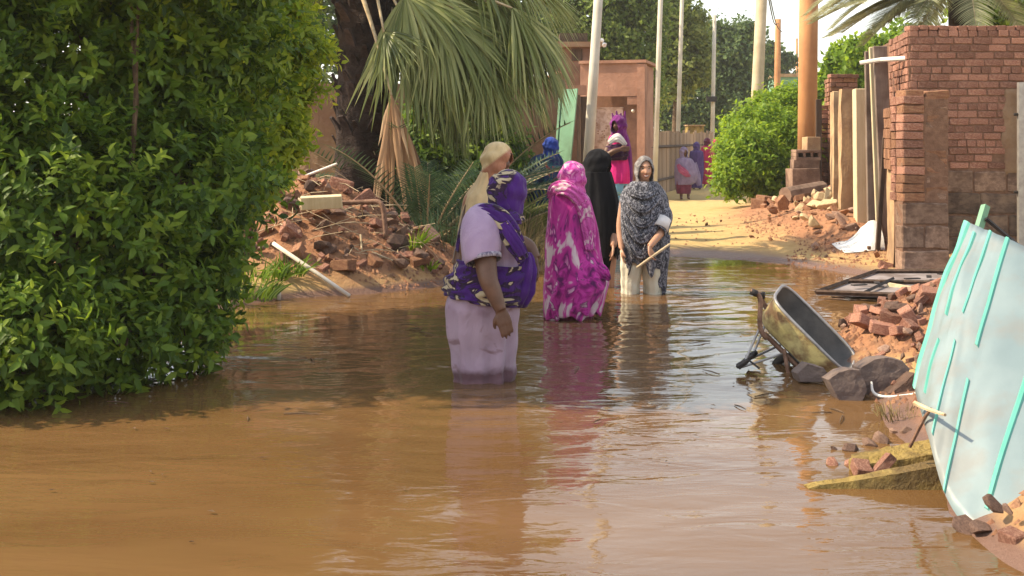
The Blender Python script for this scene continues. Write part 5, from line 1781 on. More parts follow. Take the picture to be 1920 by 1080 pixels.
MB().tube([m1 + Vector((0, 0, .03)), m1.lerp(m2, .55) + Vector((.1, 0, .05))], .018, 4).build('frame_bar', BLACK, fs)
for k in range(6):
    p = loc[0].lerp(loc[1], .3 + .1 * k) + Vector((.2 + .12 * k, -.1, .045))
    MB().box(p, (.16, .05, .01), Matrix.Rotation(.4 + k, 3, 'Z')).build('splinter', BLACK, fs)
tag(MB().tube([P(1666, 540, 12.0), P(1720, 548, 11.8), P(1780, 556, 11.5)], [.055, .05, .05], 9, sub=3).build('wooden_post', STALK), 'pinkish brown wooden post lying across the grey metal panel', 'post')

# ---------------- things on the left heap
bd = MB().box((0, 0, 0), (.42, .12, .135), jit=.008).build('pale_board', CREAM)
bd.location = P(603, 379, 12.4); bd.rotation_euler = (.15, -.06, .12); bevel_obj(bd, .006)
tag(bd, 'pale cream board lying on top of the brick heap', 'board')
tag(MB().tube([P(560, 372, 12.85), P(580, 400, 12.7), P(592, 418, 12.6)], .012, 6).build('thin_lath', STALK), 'thin lath leaning from the left end of the cream board', 'stick')
pp = MB().tube([P(638, 381, 12.5), P(680, 379, 12.48), P(706, 378, 12.45), P(716, 384, 12.43), P(720, 400, 12.42), P(724, 446, 12.4)], .026, 9, sub=5).build('bent_pipe', RUST, None, smooth=True)
tag(pp, 'bent grey pipe elbow standing out of the brick heap', 'pipe')
wp = MB().tube([P(512, 456, 11.95), P(585, 506, 11.8), P(655, 555, 11.6)], .020, 8).build('white_pole', WHITE_PAINT, None, smooth=True)
tag(wp, 'white pole slanting down the brick heap into the water', 'pole')
tag(MB().tube([P(572, 330, 13.4), P(632, 307, 13.3)], .014, 7).build('pale_stick', WHITE_PAINT), 'pale stick poking out of the shrub in front of the palm trunk', 'stick')
tag(MB().tube([P(521, 562, 11.4), P(522, 550, 11.4), P(523, 541, 11.4)], [.03, .028, .012], 8).build('plastic_bottle', WHITE_PAINT, None, smooth=True), 'small white bottle floating upright near the weeds', 'bottle')
# dry stalks scattered over the heap
random.seed(67)
mb = MB()
for _ in range(75):
    a = random.uniform(0, 6.28); r = math.sqrt(random.random())
    x, y = -1.75 + .95 * r * math.cos(a), 12.9 + .7 * r * math.sin(a)
    h = random.uniform(0, 3.14); l = random.uniform(.08, .34)
    p = Vector((x, y, tz1(x, y) + random.uniform(.03, .12)))
    d = Vector((math.cos(h), math.sin(h) * .8, random.gauss(0, .25))) * l
    mb.tube([p - d, p + Vector((0, 0, .02)) + Vector((d.y, -d.x, 0)) * random.gauss(0, .2), p + d], [.003, .004, .002], 4)
tag(mb.build('dry_stalks', STALK), 'dry stalks strewn over the brick heap', 'stalks', kind='stuff')
for i, (a, b, lab) in enumerate([((630, 440, 12.6), (672, 470, 12.4), 'pale stalk lying across the middle of the brick heap'), ((676, 440, 12.55), (680, 495, 12.35), 'pale stalk standing upright low on the brick heap'),
                                 ((620, 425, 12.6), (640, 470, 12.45), 'thin stalk leaning left of the other stalks on the heap'), ((690, 470, 12.5), (740, 490, 12.4), 'thick brown stalk lying at the right of the heap')]):
    tag(MB().tube([P(*a), P(*b)], [.012, .008], 5).build('stalk', STALK), lab, 'stalk')

# fine crumbs everywhere rubble fell
random.seed(69)
V, Fc = [], []
for cx, cy, rx, ry, n in [(-1.9, 13.0, 1.4, 1.1, 1500), (-.9, 13.2, 1.0, .6, 500), (4.7, 17.4, 1.3, 3.4, 1500), (4.2, 14.6, .9, 1.0, 500), (2.95, 8.7, .75, .9, 1200), (2.5, 7.2, .45, 1.0, 400), (2.2, 4.7, .4, .5, 90), (3, 19, 2.2, 3, 300)]:
    xs, ys = [], []
    for _ in range(n):
        a, r = random.uniform(0, 6.28), math.sqrt(random.random())
        xs.append(cx + rx * r * math.cos(a)); ys.append(cy + ry * r * math.sin(a))
    zs_ = tz(np.array(xs), np.array(ys))
    for x, y, z in zip(xs, ys, zs_):
        if z < -.01: continue
        s = random.uniform(.008, .035)
        n0 = len(V)
        up = Vector((random.gauss(0, .3), random.gauss(0, .3), 1))
        a = random.uniform(0, 6.28)
        for k in range(3):
            V.append((x + s * math.cos(a + k * 2.1) * random.uniform(.7, 1.3), y + s * math.sin(a + k * 2.1) * random.uniform(.7, 1.3), z - s * .3))
        V.append((x, y, z + s * random.uniform(.5, 1.1)))
        Fc += [[n0, n0 + 1, n0 + 3], [n0 + 1, n0 + 2, n0 + 3], [n0 + 2, n0, n0 + 3]]
tag(mk('rubble_crumbs', V, np.array(Fc), BRICK_EARTH), 'fine crumbs of brick and mud', 'rubble', kind='stuff')

# ------------------------------------------------------------------ people
SKIN = rough_mat('skin_brown', (0.105, 0.050, 0.030), (0.150, 0.074, 0.046), 14, 0.5, 0.1, 0.004, spec=0.4)
SKIN_LIGHT = rough_mat('skin_light_brown', (0.40, 0.205, 0.125), (0.48, 0.260, 0.165), 14, 0.48, 0.08, 0.004, spec=0.4)
EYE_WHITE = rough_mat('eye_white', (0.6, 0.58, 0.55), (0.7, 0.68, 0.65), 10, 0.3, 0, 0.0)
EYE_DARK = rough_mat('eye_dark', (0.012, 0.008, 0.006), (0.02, 0.012, 0.01), 10, 0.2, 0, 0.0)
LIP = rough_mat('lip', (0.22, 0.065, 0.055), (0.27, 0.085, 0.07), 10, 0.4, 0, 0.0)
TEETH = rough_mat('teeth', (0.72, 0.70, 0.64), (0.78, 0.76, 0.70), 10, 0.3, 0, 0.0)
HAIRLINE = rough_mat('eyebrow', (0.015, 0.010, 0.008), (0.03, 0.02, 0.016), 30, 0.8, 0, 0.0)

LILAC = cloth_mat('lilac_cotton', [(0.35, (0.30, 0.205, 0.32)), (0.65, (0.39, 0.285, 0.40))], 5)
LILAC_SKIRT = cloth_mat('stained_lilac_cotton', [(0.30, (0.24, 0.155, 0.21)), (0.45, (0.335, 0.24, 0.31)), (0.75, (0.40, 0.30, 0.37))], 3.5, extra=(7, .60, .70, (0.21, 0.125, 0.145)))
WET_LILAC = cloth_mat('wet_lilac_cotton', [(0.35, (0.15, 0.085, 0.115)), (0.65, (0.22, 0.135, 0.165))], 7, rough=.4)
PURPLE_PRINT = cloth_mat('purple_print', [(0.0, (0.036, 0.009, 0.095)), (0.47, (0.050, 0.011, 0.125)), (0.50, (0.02, 0.010, 0.03)), (0.555, (0.035, 0.014, 0.04)), (0.575, (0.42, 0.34, 0.22)), (1, (0.48, 0.39, 0.26))], 6.5, 3, 1.2, stretch=(.9, .9, 1.5))
PURPLE = cloth_mat('purple_cotton', [(0.35, (0.050, 0.011, 0.130)), (0.65, (0.068, 0.016, 0.165))], 6)
BEIGE = cloth_mat('beige_cotton', [(0.3, (0.56, 0.38, 0.20)), (0.7, (0.68, 0.51, 0.29))], 5)
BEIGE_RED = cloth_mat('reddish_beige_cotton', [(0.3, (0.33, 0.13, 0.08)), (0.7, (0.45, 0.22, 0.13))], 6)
TIEDYE = cloth_mat('magenta_tie_dye', [(0.38, (0.58, 0.46, 0.49)), (0.43, (0.54, 0.34, 0.43)), (0.465, (0.46, 0.04, 0.27)), (0.55, (0.38, 0.02, 0.22)), (0.60, (0.12, 0.014, 0.11)), (0.63, (0.42, 0.06, 0.28)), (0.68, (0.58, 0.44, 0.50))], 5.0, 3, 1.4, stretch=(1.2, 1.2, .55))
TIEDYE_DEEP = cloth_mat('deep_magenta_dye', [(0.34, (0.09, 0.010, 0.08)), (0.44, (0.26, 0.014, 0.16)), (0.50, (0.44, 0.03, 0.27)), (0.56, (0.50, 0.05, 0.31)), (0.60, (0.17, 0.015, 0.13)), (0.66, (0.56, 0.38, 0.47))], 6.5, 3, 1.4)
TIEDYE_HEAD = cloth_mat('pink_tie_dye', [(0.34, (0.50, 0.05, 0.30)), (0.46, (0.58, 0.12, 0.40)), (0.52, (0.36, 0.02, 0.22)), (0.58, (0.56, 0.14, 0.38)), (0.64, (0.62, 0.44, 0.50))], 10, 3, 1.2)
MAROON = cloth_mat('maroon_cotton', [(0.35, (0.10, 0.016, 0.035)), (0.65, (0.15, 0.028, 0.055))], 8)
BLACK_CLOTH = cloth_mat('black_cloth', [(0.35, (0.004, 0.004, 0.006)), (0.65, (0.007, 0.007, 0.010))], 6, rough=.9)
MATS['black_cloth'].node_tree.nodes['Principled BSDF'].inputs['Sheen Weight'].default_value = 0.03
MONO_PRINT = cloth_mat('black_white_print', [(0.0, (0.030, 0.031, 0.040)), (0.49, (0.040, 0.041, 0.053)), (0.57, (0.21, 0.21, 0.245)), (1, (0.34, 0.34, 0.37))], 46, 2, 1.2, stretch=(1.1, 1.1, .7))
GREY_HOOD = cloth_mat('grey_print', [(0.0, (0.10, 0.09, 0.09)), (0.5, (0.15, 0.135, 0.135)), (0.58, (0.24, 0.22, 0.21)), (1, (0.29, 0.27, 0.26))], 26, 2, 1.0)
OFFWHITE = cloth_mat('offwhite_cotton', [(0.3, (0.52, 0.48, 0.37)), (0.7, (0.64, 0.60, 0.48))], 5)
WHITE_CLOTH = cloth_mat('white_cotton', [(0.3, (0.62, 0.58, 0.56)), (0.7, (0.74, 0.70, 0.68))], 5)
BLUE_PRINT = cloth_mat('dark_blue_print', [(0.0, (0.012, 0.022, 0.075)), (0.50, (0.018, 0.035, 0.12)), (0.57, (0.02, 0.13, 0.16)), (0.64, (0.30, 0.045, 0.055)), (0.72, (0.32, 0.34, 0.40))], 8, 2, 1.0)
BLUE = cloth_mat('blue_cotton', [(0.3, (0.012, 0.035, 0.22)), (0.7, (0.02, 0.055, 0.32))], 6)
PLUM = cloth_mat('plum_cotton', [(0.3, (0.11, 0.012, 0.11)), (0.7, (0.20, 0.022, 0.19))], 6)
DARKPLUM = cloth_mat('dark_plum_cotton', [(0.3, (0.022, 0.006, 0.026)), (0.7, (0.045, 0.010, 0.045))], 6)
HOTPINK = cloth_mat('hot_pink_cotton', [(0.3, (0.62, 0.012, 0.16)), (0.7, (0.72, 0.03, 0.24))], 5)
SKYBLUE = cloth_mat('sky_blue_denim', [(0.3, (0.16, 0.36, 0.50)), (0.7, (0.26, 0.48, 0.60))], 8)
GREYLILAC = cloth_mat('grey_lilac_cotton', [(0.3, (0.15, 0.11, 0.20)), (0.7, (0.25, 0.20, 0.30))], 5)
DARKPURPLE = cloth_mat('dark_purple_cotton', [(0.3, (0.055, 0.03, 0.12)), (0.7, (0.095, 0.055, 0.18))], 5)
CRIMSON = cloth_mat('crimson_cotton', [(0.3, (0.36, 0.02, 0.07)), (0.7, (0.48, 0.04, 0.11))], 5)


def half_print(name, plain, prt, axis, at):
    """Scarf printed, or shaded in its colour, on one side of a line and plain on the other."""
    m = MATS[prt].copy(); m.name = name
    nt = m.node_tree; b = nt.nodes['Principled BSDF']
    src = b.inputs['Base Color'].links[0].from_socket
    tc = nt.nodes.new('ShaderNodeTexCoord'); dp = nt.nodes.new('ShaderNodeVectorMath'); dp.operation = 'DOT_PRODUCT'
    dp.inputs[1].default_value = axis
    nt.links.new(tc.outputs['Object'], dp.inputs[0])
    f = nt.nodes.new('ShaderNodeMapRange'); f.inputs[1].default_value = at; f.inputs[2].default_value = at + .02
    nt.links.new(dp.outputs['Value'], f.inputs[0])
    nt.links.new(mixc(nt, f.outputs[0], src, plain), b.inputs['Base Color'])
    return m


def soak(m, z, col):
    """Cloth that has drawn up muddy water below height z."""
    nt = m.node_tree; b = nt.nodes['Principled BSDF']
    src = b.inputs['Base Color'].links[0].from_socket
    tc = nt.nodes.new('ShaderNodeTexCoord'); sp = nt.nodes.new('ShaderNodeSeparateXYZ'); nt.links.new(tc.outputs['Object'], sp.inputs[0])
    n = noise_node(nt, 6, 4, .6)
    ad = nt.nodes.new('ShaderNodeMath'); ad.operation = 'MULTIPLY_ADD'; nt.links.new(n.outputs[0], ad.inputs[0]); ad.inputs[1].default_value = -.12; nt.links.new(sp.outputs['Z'], ad.inputs[2])
    f = nt.nodes.new('ShaderNodeMapRange'); f.inputs[1].default_value = z - .02 - .06; f.inputs[2].default_value = z + .02 - .06
    nt.links.new(ad.outputs[0], f.inputs[0])
    nt.links.new(mixc(nt, f.outputs[0], col, src), b.inputs['Base Color'])


def tube_v(pts, rad, n=14, sub=4, flat=1.0, up=None):
    m = MB().tube(pts, rad, n, True, sub, flat, up)
    return m


def head_shape(mb, c, yaw=0.0, pitch=0.0, roll=0.0, s=1.0, smile=0.0):
    """A head with brow, sockets, nose, cheeks, mouth and chin; looks along -Y before turning. c = centre between the ears."""
    M = Matrix.Rotation(yaw, 3, 'Z') @ Matrix.Rotation(pitch, 3, 'X') @ Matrix.Rotation(roll, 3, 'Y')
    V, Fc = [], []
    nu, nv = 72, 54
    for i in range(nv + 1):
        ph = math.pi * i / nv
        for k in range(nu):
            th = 2 * math.pi * k / nu
            x, y, z = math.sin(ph) * math.cos(th), math.sin(ph) * math.sin(th), math.cos(ph)
            px, py, pz = .074 * x, .096 * y, .118 * z
            if pz < 0:
                t = min(1, -pz / .118)
                px *= 1 - .30 * t ** 1.4
                if py > 0: py *= 1 - .40 * t
                else: py *= 1 - .05 * t
            if py < 0:
                f = -y
                g = lambda a, b, sa, sb: math.exp(-((px - a) / sa) ** 2 - ((pz - b) / sb) ** 2)
                py -= .004 * (abs(px) < .06) * g(0, .034, .05, .012) * 1.5
                py += .010 * (g(.030, .012, .016, .013) + g(-.030, .012, .016, .013))
                nz = max(0, min(1, (.022 - pz) / .050))
                py -= (.021 * nz ** 1.2) * math.exp(-(px / (.009 + .008 * nz)) ** 2) * (1 if pz > -.034 else math.exp(-((pz + .034) / .007) ** 2)) * (pz < .03)
                py -= .005 * (g(.040, -.022, .020, .018) + g(-.040, -.022, .020, .018)) * (1 + smile)
                py -= .007 * g(0, -.055, .022, .012)
                py += .004 * g(0, -.058, .026, .0035)
                py -= .007 * g(0, -.095, .020, .014)
            V.append(M @ Vector((px, py, pz)) * s + Vector(c))
    for i in range(nv):
        for k in range(nu):
            k2 = (k + 1) % nu
            Fc.append([i * nu + k, (i + 1) * nu + k, (i + 1) * nu + k2, i * nu + k2])
    mb.add(V, Fc)
    for sx in (-1, 1):  # ears
        mb.tube([M @ Vector((sx * .070, .012, .022)) * s + Vector(c), M @ Vector((sx * .080, .018, .0)) * s + Vector(c), M @ Vector((sx * .070, .010, -.026)) * s + Vector(c)], [.010 * s, .013 * s, .009 * s], 8, sub=3)
    return M


def hand(mb, w, d, n, s=1.0, curl=.5, thumb_side=1):
    """Palm, four unequal bent fingers and a thumb. w wrist, d finger direction, n the way the palm looks."""
    d = Vector(d).normalized(); n = Vector(n); n = (n - d * n.dot(d)).normalized(); l = d.cross(n) * thumb_side
    w = Vector(w)
    for k, (off, ln) in enumerate([(.034, .074), (.012, .083), (-.011, .077), (-.033, .060)]):
        kn = w + (d * .085 + l * off) * s
        mb.tube([w + l * off * .55 * s, w + (d * .045 + l * off * .9) * s, kn], [.015 * s, .0145 * s, .0125 * s], 9, sub=2)
        p = kn; dd = d.copy(); pts = [kn - d * .012 * s, kn]
        for j in range(3):
            a = curl * (.5 + .35 * j)
            dd = (dd * math.cos(a) + n * math.sin(a)).normalized()
            nn = n
            p = p + dd * ln * s * (.44, .32, .26)[j]
            pts.append(p)
        mb.tube(pts, [.0108 * s, .0102 * s, .0092 * s, .0082 * s, .0064 * s], 9, sub=2)
    b = w + (d * .02 + l * .022) * s
    mb.tube([b, b + (d * .026 + l * .026 + n * .012) * s, b + (d * .055 + l * .034 + n * .026) * s, b + (d * .078 + l * .032 + n * .036) * s], [.015 * s, .0135 * s, .011 * s, .008 * s], 9, sub=2)


def fuse(name, mb, mat, parent, voxel=.008, smooth=2):
    """Join overlapping shapes into one continuous surface."""
    o = mb.build(name, mat, parent, smooth=True)
    m = o.modifiers.new('remesh', 'REMESH'); m.mode = 'VOXEL'; m.voxel_size = voxel; m.use_smooth_shade = True
    if smooth:
        s = o.modifiers.new('smooth', 'SMOOTH'); s.iterations = smooth; s.factor = .5
    bpy.context.view_layer.update()
    dg = bpy.context.evaluated_depsgraph_get()
    me = bpy.data.meshes.new_from_object(o.evaluated_get(dg))
    old = o.data
    o.modifiers.clear(); o.data = me
    bpy.data.meshes.remove(old)
    if not me.materials: me.materials.append(mat)
    return o


def loft(name, rings, mat, parent, nv=60, nu=96, fold=.012, k=9, twist=0.0, seed=0, grow=(1.0, 1.0), cap=(False, False), thick=.006, crease=.3, rag=0.0, arc=None, diag=0.0):
    """Cloth through elliptical rings (cx, cy, cz, rx, ry, tilt) with folds that follow its fall."""
    r = catmull(np.array(rings, float), nv)
    rr = np.random.default_rng(seed)
    ph = rr.uniform(0, 6.28, 6)
    V = []
    full = arc is None
    th = np.linspace(0, 2 * np.pi, nu, endpoint=False) if full else np.linspace(arc[0], arc[1], nu)
    for i in range(nv):
        t = i / (nv - 1)
        cx, cy, cz, rx, ry, tl = r[i]
        a = fold * (grow[0] * (1 - t) + grow[1] * t)
        q = th + twist * t
        w = (.55 * np.sin(k * q + ph[0] + 1.5 * np.sin(2 * q + ph[1])) + .30 * np.sin((2 * k + 1) * q + ph[2] + 4 * t * crease) + .25 * np.sin((k * .5 + .5) * q + ph[3] - 3 * t))
        w = np.sign(w) * np.abs(w) ** .8
        w = w + .5 * diag * np.sin(t * 26 + 3 * np.sin(th + ph[4]) + ph[5])
        d = a * w
        dz = rag * np.sin(5 * th + ph[4]) * (t > .9) * (t - .9) * 10 + rag * .6 * np.sin(11 * th + ph[5]) * (t > .9) * (t - .9) * 10
        x = cx + (rx + d) * np.cos(th); y = cy + (ry + d) * np.sin(th)
        z = cz + tl * rx * np.cos(th) + dz + .15 * d
        V.append(np.stack([x, y, z], -1))
    V = np.array(V).reshape(-1, 3)
    Fc = []
    ku = nu if full else nu - 1
    for i in range(nv - 1):
        for j in range(ku):
            j2 = (j + 1) % nu
            Fc.append([i * nu + j, (i + 1) * nu + j, (i + 1) * nu + j2, i * nu + j2])
    o = mk(name, V, np.array(Fc), mat, parent, smooth=True)
    if cap[0] or cap[1]:
        bm = bmesh.new(); bm.from_mesh(o.data); bm.verts.ensure_lookup_table()
        if cap[0]: bm.faces.new([bm.verts[j] for j in range(nu)])
        if cap[1]: bm.faces.new([bm.verts[(nv - 1) * nu + j] for j in range(nu)][::-1])
        bm.to_mesh(o.data); bm.free()
    if thick:
        s = o.modifiers.new('cloth', 'SOLIDIFY'); s.thickness = thick; s.offset = -1
    return o


def hood(name, c, r, mat, parent, yaw=0.0, pitch=0.0, opening=None, fold=.006, seed=1, neck=.10, k=7, back=1.0, drop=1.0):
    """Head scarf: a shell round the head running down to the neck, open over the face when `opening` = (half width, low, high) is given."""
    rr = np.random.default_rng(seed); ph = rr.uniform(0, 6.28, 6)
    nu, nv = 72, 50
    M = Matrix.Rotation(yaw, 3, 'Z') @ Matrix.Rotation(pitch, 3, 'X')
    bm = bmesh.new(); grid = []
    for i in range(nv + 1):
        t = i / nv
        row = []
        for j in range(nu):
            th = 2 * math.pi * j / nu
            if t < .62:
                p_ = t / .62 * 1.95
                x, y, z = math.sin(p_) * math.cos(th), math.sin(p_) * math.sin(th), math.cos(p_)
            else:
                u = (t - .62) / .38
                p_ = 1.95
                q = 1 - neck * u * 3 + .9 * u * u * neck * 3
                x, y, z = math.sin(p_) * math.cos(th) * q, math.sin(p_) * math.sin(th) * q, math.cos(p_) - u * 1.0 * drop
            b = back if y > 0 else 1
            f = fold * (math.sin(k * th + ph[0] + 5 * z) * .5 + math.sin(2 * k * th + ph[1] - 7 * z) * .3 + .6 * math.sin(z * 9 + 2 * math.sin(th + ph[2]) + ph[3])) * min(1, t * 3)
            n3 = Vector((x, y, z)).normalized()
            p = Vector((x * r[0], y * r[1] * b, z * r[2])) + n3 * f
            row.append((bm.verts.new(M @ p + Vector(c)), th, x, y, z))
        grid.append(row)
    for i in range(nv):
        for j in range(nu):
            a, b, d, e = grid[i][j], grid[i + 1][j], grid[i + 1][(j + 1) % nu], grid[i][(j + 1) % nu]
            if opening:
                w, lo, hi = opening
                cz = (lo + hi) / 2; hz = (hi - lo) / 2
                if a[3] < 0 and (a[2] / w) ** 2 + ((a[4] - cz) / hz) ** 2 < 1: continue
            if i == 0 and False: continue
            bm.faces.new((a[0], b[0], d[0], e[0]))
    bmesh.ops.remove_doubles(bm, verts=bm.verts[:], dist=1e-5)
    bmesh.ops.delete(bm, geom=[v for v in bm.verts if not v.link_faces], context='VERTS')
    bmesh.ops.recalc_face_normals(bm, faces=bm.faces)
    me = bpy.data.meshes.new(name); bm.to_mesh(me); bm.free()
    me.polygons.foreach_set('use_smooth', np.ones(len(me.polygons), dtype=bool))
    me.materials.append(mat)
    o = link(name, me, parent)
    s = o.modifiers.new('cloth', 'SOLIDIFY'); s.thickness = .008; s.offset = -1
    return o


class Figure:
    """A person measured in photograph pixels at depth D; local metres, feet at zero."""
    def __init__(self, px, D, zf, label, group=None):
        self.px, self.D, self.s = px, D, F / D
        self.root = empty('person', ((px - 960) / F * D, D, zf), label, 'person', group)
        self.zf = zf

    def x(self, px): return (px - self.px) / self.s
    def z(self, py): return CAM_H - (py - HORIZON) / self.s - self.zf
    def p(self, px, py, y=0.0):
        q = P(px, py, self.D + y)
        return Vector((q.x - self.root.location.x, y, q.z - self.zf))

    def rings(self, rows):
        """rows: (py, left px, right px, depth/width ratio, y offset, tilt)"""
        out = []
        for row in rows:
            py, l, r = row[:3]
            ratio = row[3] if len(row) > 3 else .8
            cy = row[4] if len(row) > 4 else 0
            tl = row[5] if len(row) > 5 else 0
            rx = (r - l) / 2 / self.s
            out.append((self.x((l + r) / 2), cy, self.z(py), rx, rx * ratio, tl))
        return out

    def cloth(self, name, rows, mat, **kw):
        return loft(name, self.rings(rows), mat, self.root, **kw)


def core(mb, hip, chest, neck, head, w=.15, legs=True, lean=None):
    """Trunk and legs, hidden under the clothes but there."""
    hip, chest, neck, head = map(Vector, (hip, chest, neck, head))
    mb.tube([hip + Vector((0, 0, -.08)), hip, (hip + chest) / 2, chest, chest.lerp(neck, .7), neck], [w * .80, w * .88, w * .74, w * .88, w * .60, .060], 16, sub=4, flat=.72, up=(0, -1, 0))
    mb.tube([neck - Vector((0, 0, .05)), neck, head], [.066, .054, .050], 12)
    if legs:
        for sx in (-1, 1):
            k = hip + Vector((sx * .085, -.02, -hip.z * .46)); f = Vector((hip.x + sx * .09, hip.y + .01, .07))
            mb.tube([hip + Vector((sx * .075, 0, -.05)), hip + Vector((sx * .082, -.01, -hip.z * .25)), k, k.lerp(f, .3), f], [.088, .078, .055, .053, .036], 12, sub=3)
            mb.tube([f + Vector((0, .04, -.025)), f + Vector((0, -.06, -.03)), f + Vector((0, -.16, -.045))], [.034, .036, .022], 9, sub=2)


random.seed(71)
# ---- woman in lilac with the purple scarf, nearest
f = Figure(902, 7.72, -.30, 'stout woman in lilac dress and purple printed scarf, wading nearest, seen from behind')
b = MB()
hc = f.p(953, 360, .02)
M = head_shape(b, hc, yaw=R(118), pitch=R(8), s=1.02)
core(b, f.p(905, 560), f.p(915, 455), f.p(932, 400), hc, .21)
# right arm hanging toward the camera
sh, el, wr = f.p(903, 430, -.17), f.p(915, 522, -.285), f.p(939, 582, -.31)
b.tube([f.p(905, 420, -.08), sh, sh.lerp(el, .5), el, el.lerp(wr, .45), wr], [.075, .082, .072, .060, .052, .036], 16, sub=4)
hand(b, wr, f.p(953, 628, -.31) - wr, Vector((-.3, .9, .05)), 1.05, .16, thumb_side=-1)
# left arm, mostly hidden, forearm showing beyond the chest
b.tube([f.p(925, 425, .12), f.p(960, 455, .22), f.p(988, 462, .24), f.p(1004, 486, .20)], [.075, .07, .055, .038], 14, sub=4)
hand(b, f.p(1004, 486, .20), Vector((.2, -.3, -1)), Vector((-1, 0, 0)), .95, .4)
fuse('body', b, SKIN, f.root, .0075)
soak(LILAC_SKIRT, f.z(690), (0.13, 0.070, 0.085))
f.cloth('skirt', [(542, 842, 974, .85), (562, 836, 974, .86), (590, 833, 971, .86), (640, 840, 966, .82), (690, 848, 962, .80), (716, 850, 960, .80)], LILAC_SKIRT, fold=.024, k=5, grow=(.3, 1.3), seed=3, diag=.35)
f.cloth('shirt', [(388, 912, 950, 1.0, .0), (398, 892, 958, .95, 0, .15), (415, 872, 966, .92, 0, .10), (445, 863, 974, .90), (490, 862, 980, .82), (530, 852, 978, .80), (560, 848, 970, .80)], LILAC, fold=.014, k=6, seed=5, diag=.6, cap=(True, False), thick=0)
# puffed short sleeve
sv = MB().tube([f.p(908, 404, -.06), f.p(904, 420, -.135), f.p(902, 448, -.205), f.p(903, 475, -.245), f.p(906, 486, -.255)], [.095, .125, .128, .118, .112], 26, cap=False, sub=6)
sv = sv.build('sleeve', LILAC, f.root, smooth=True); m_ = sv.modifiers.new('cloth', 'SOLIDIFY'); m_.thickness = .006
cf = MB().tube([f.p(905.5, 482, -.253), f.p(907, 490, -.262)], [.116, .112], 26, cap=False).build('cuff', cloth_mat('grey_trim', [(0.4, (0.10, 0.08, 0.13)), (0.6, (0.38, 0.34, 0.40))], 40), sv, smooth=True)
m_ = cf.modifiers.new('cloth', 'SOLIDIFY'); m_.thickness = .006
# scarf wound round the waist, bulging at the front
f.cloth('waist_wrap', [(492, 856, 996, .88, 0, -.08), (506, 851, 998, .88, 0, -.09), (526, 839, 998, .88, 0, -.11), (546, 832, 990, .90, 0, -.13), (558, 831, 983, .92, 0, -.14), (560, 834, 978, .90, 0, -.14)], PURPLE_PRINT, fold=.014, k=5, seed=7, twist=2.2, diag=.9, nv=50, thick=.012)
fl = f.cloth('scarf_bundle', [(472, 980, 993, .9, -.07), (492, 970, 1002, .9, -.08), (520, 964, 1003, .9, -.085), (548, 958, 1000, .9, -.08), (566, 962, 990, .9, -.07), (574, 970, 984, .9, -.06)], PURPLE, fold=.017, k=5, seed=8, grow=(1.0, 1.2), diag=.3, twist=.8, cap=(True, True), thick=0, nv=40, nu=48)


def band(name, pts, wid, mat, parent, th=.014, nrm=(0, -1, 0), wav=.006, sub=10):
    """A strip of cloth lying along pts, wid wide, with soft pleats."""
    pts = catmull(np.array([tuple(p) for p in pts]), (len(pts) - 1) * sub + 1)
    wd = np.interp(np.linspace(0, 1, len(pts)), np.linspace(0, 1, len(wid)), wid)
    V, Fc = [], []
    m = 11
    for i, p in enumerate(pts):
        t = Vector(pts[min(i + 1, len(pts) - 1)]) - Vector(pts[max(i - 1, 0)])
        n_ = Vector(nrm(i / (len(pts) - 1)) if callable(nrm) else nrm)
        s = t.cross(n_).normalized(); n2 = s.cross(t).normalized()
        for j in range(m):
            u = j / (m - 1) - .5
            V.append(Vector(p) + s * u * wd[i] + n2 * (wav * math.sin(j * 1.9 + i * .13) - .35 * wd[i] * u * u * 1.6))
    for i in range(len(pts) - 1):
        for j in range(m - 1):
            a = i * m + j
            Fc.append([a, a + 1, a + m + 1, a + m])
    o = mk(name, np.array([tuple(v) for v in V]), np.array(Fc), mat, parent, smooth=True)
    s = o.modifiers.new('cloth', 'SOLIDIFY'); s.thickness = th; s.offset = 0
    return o


band('shoulder_scarf', [f.p(858, 470, .02), f.p(866, 432, -.06), f.p(882, 405, -.14), f.p(905, 392, -.20), f.p(930, 400, -.225), f.p(950, 424, -.24), f.p(968, 456, -.235), f.p(984, 486, -.20)],
     [.05, .06, .07, .09, .11, .13, .13, .10], PURPLE_PRINT, f.root, nrm=lambda t: (-.8 + 1.1 * t, -.8, .55), wav=.008)
band('scarf_end', [f.p(944, 418, -.245), f.p(958, 440, -.262), f.p(972, 462, -.262), f.p(980, 478, -.25)], [.06, .075, .075, .05], PURPLE, f.root, nrm=(.2, -1, .1), wav=.005)
HALF = half_print('half_printed_scarf', (0.060, 0.014, 0.155), 'purple_print', (.92, -.1, -.38), (hc.x * .92 - hc.y * .1 - hc.z * .38) - .005)
hood('headscarf', hc + Vector((0, .0, .005)), (.102, .124, .140), HALF, f.root, yaw=R(118), pitch=R(8), opening=(.50, -1.2, .50), seed=11, fold=.006, neck=.06)
f.cloth('headscarf_wrap', [(326, 927, 961, .9, -.01), (340, 917, 962, .95, -.025, .0), (360, 914, 958, 1.0, -.03), (382, 917, 962, 1.0, -.01), (398, 915, 975, .95, 0), (412, 905, 985, .9)], PURPLE_PRINT, fold=.008, k=5, seed=12, diag=1.0, nv=40, nu=64, cap=(True, False), thick=.004)

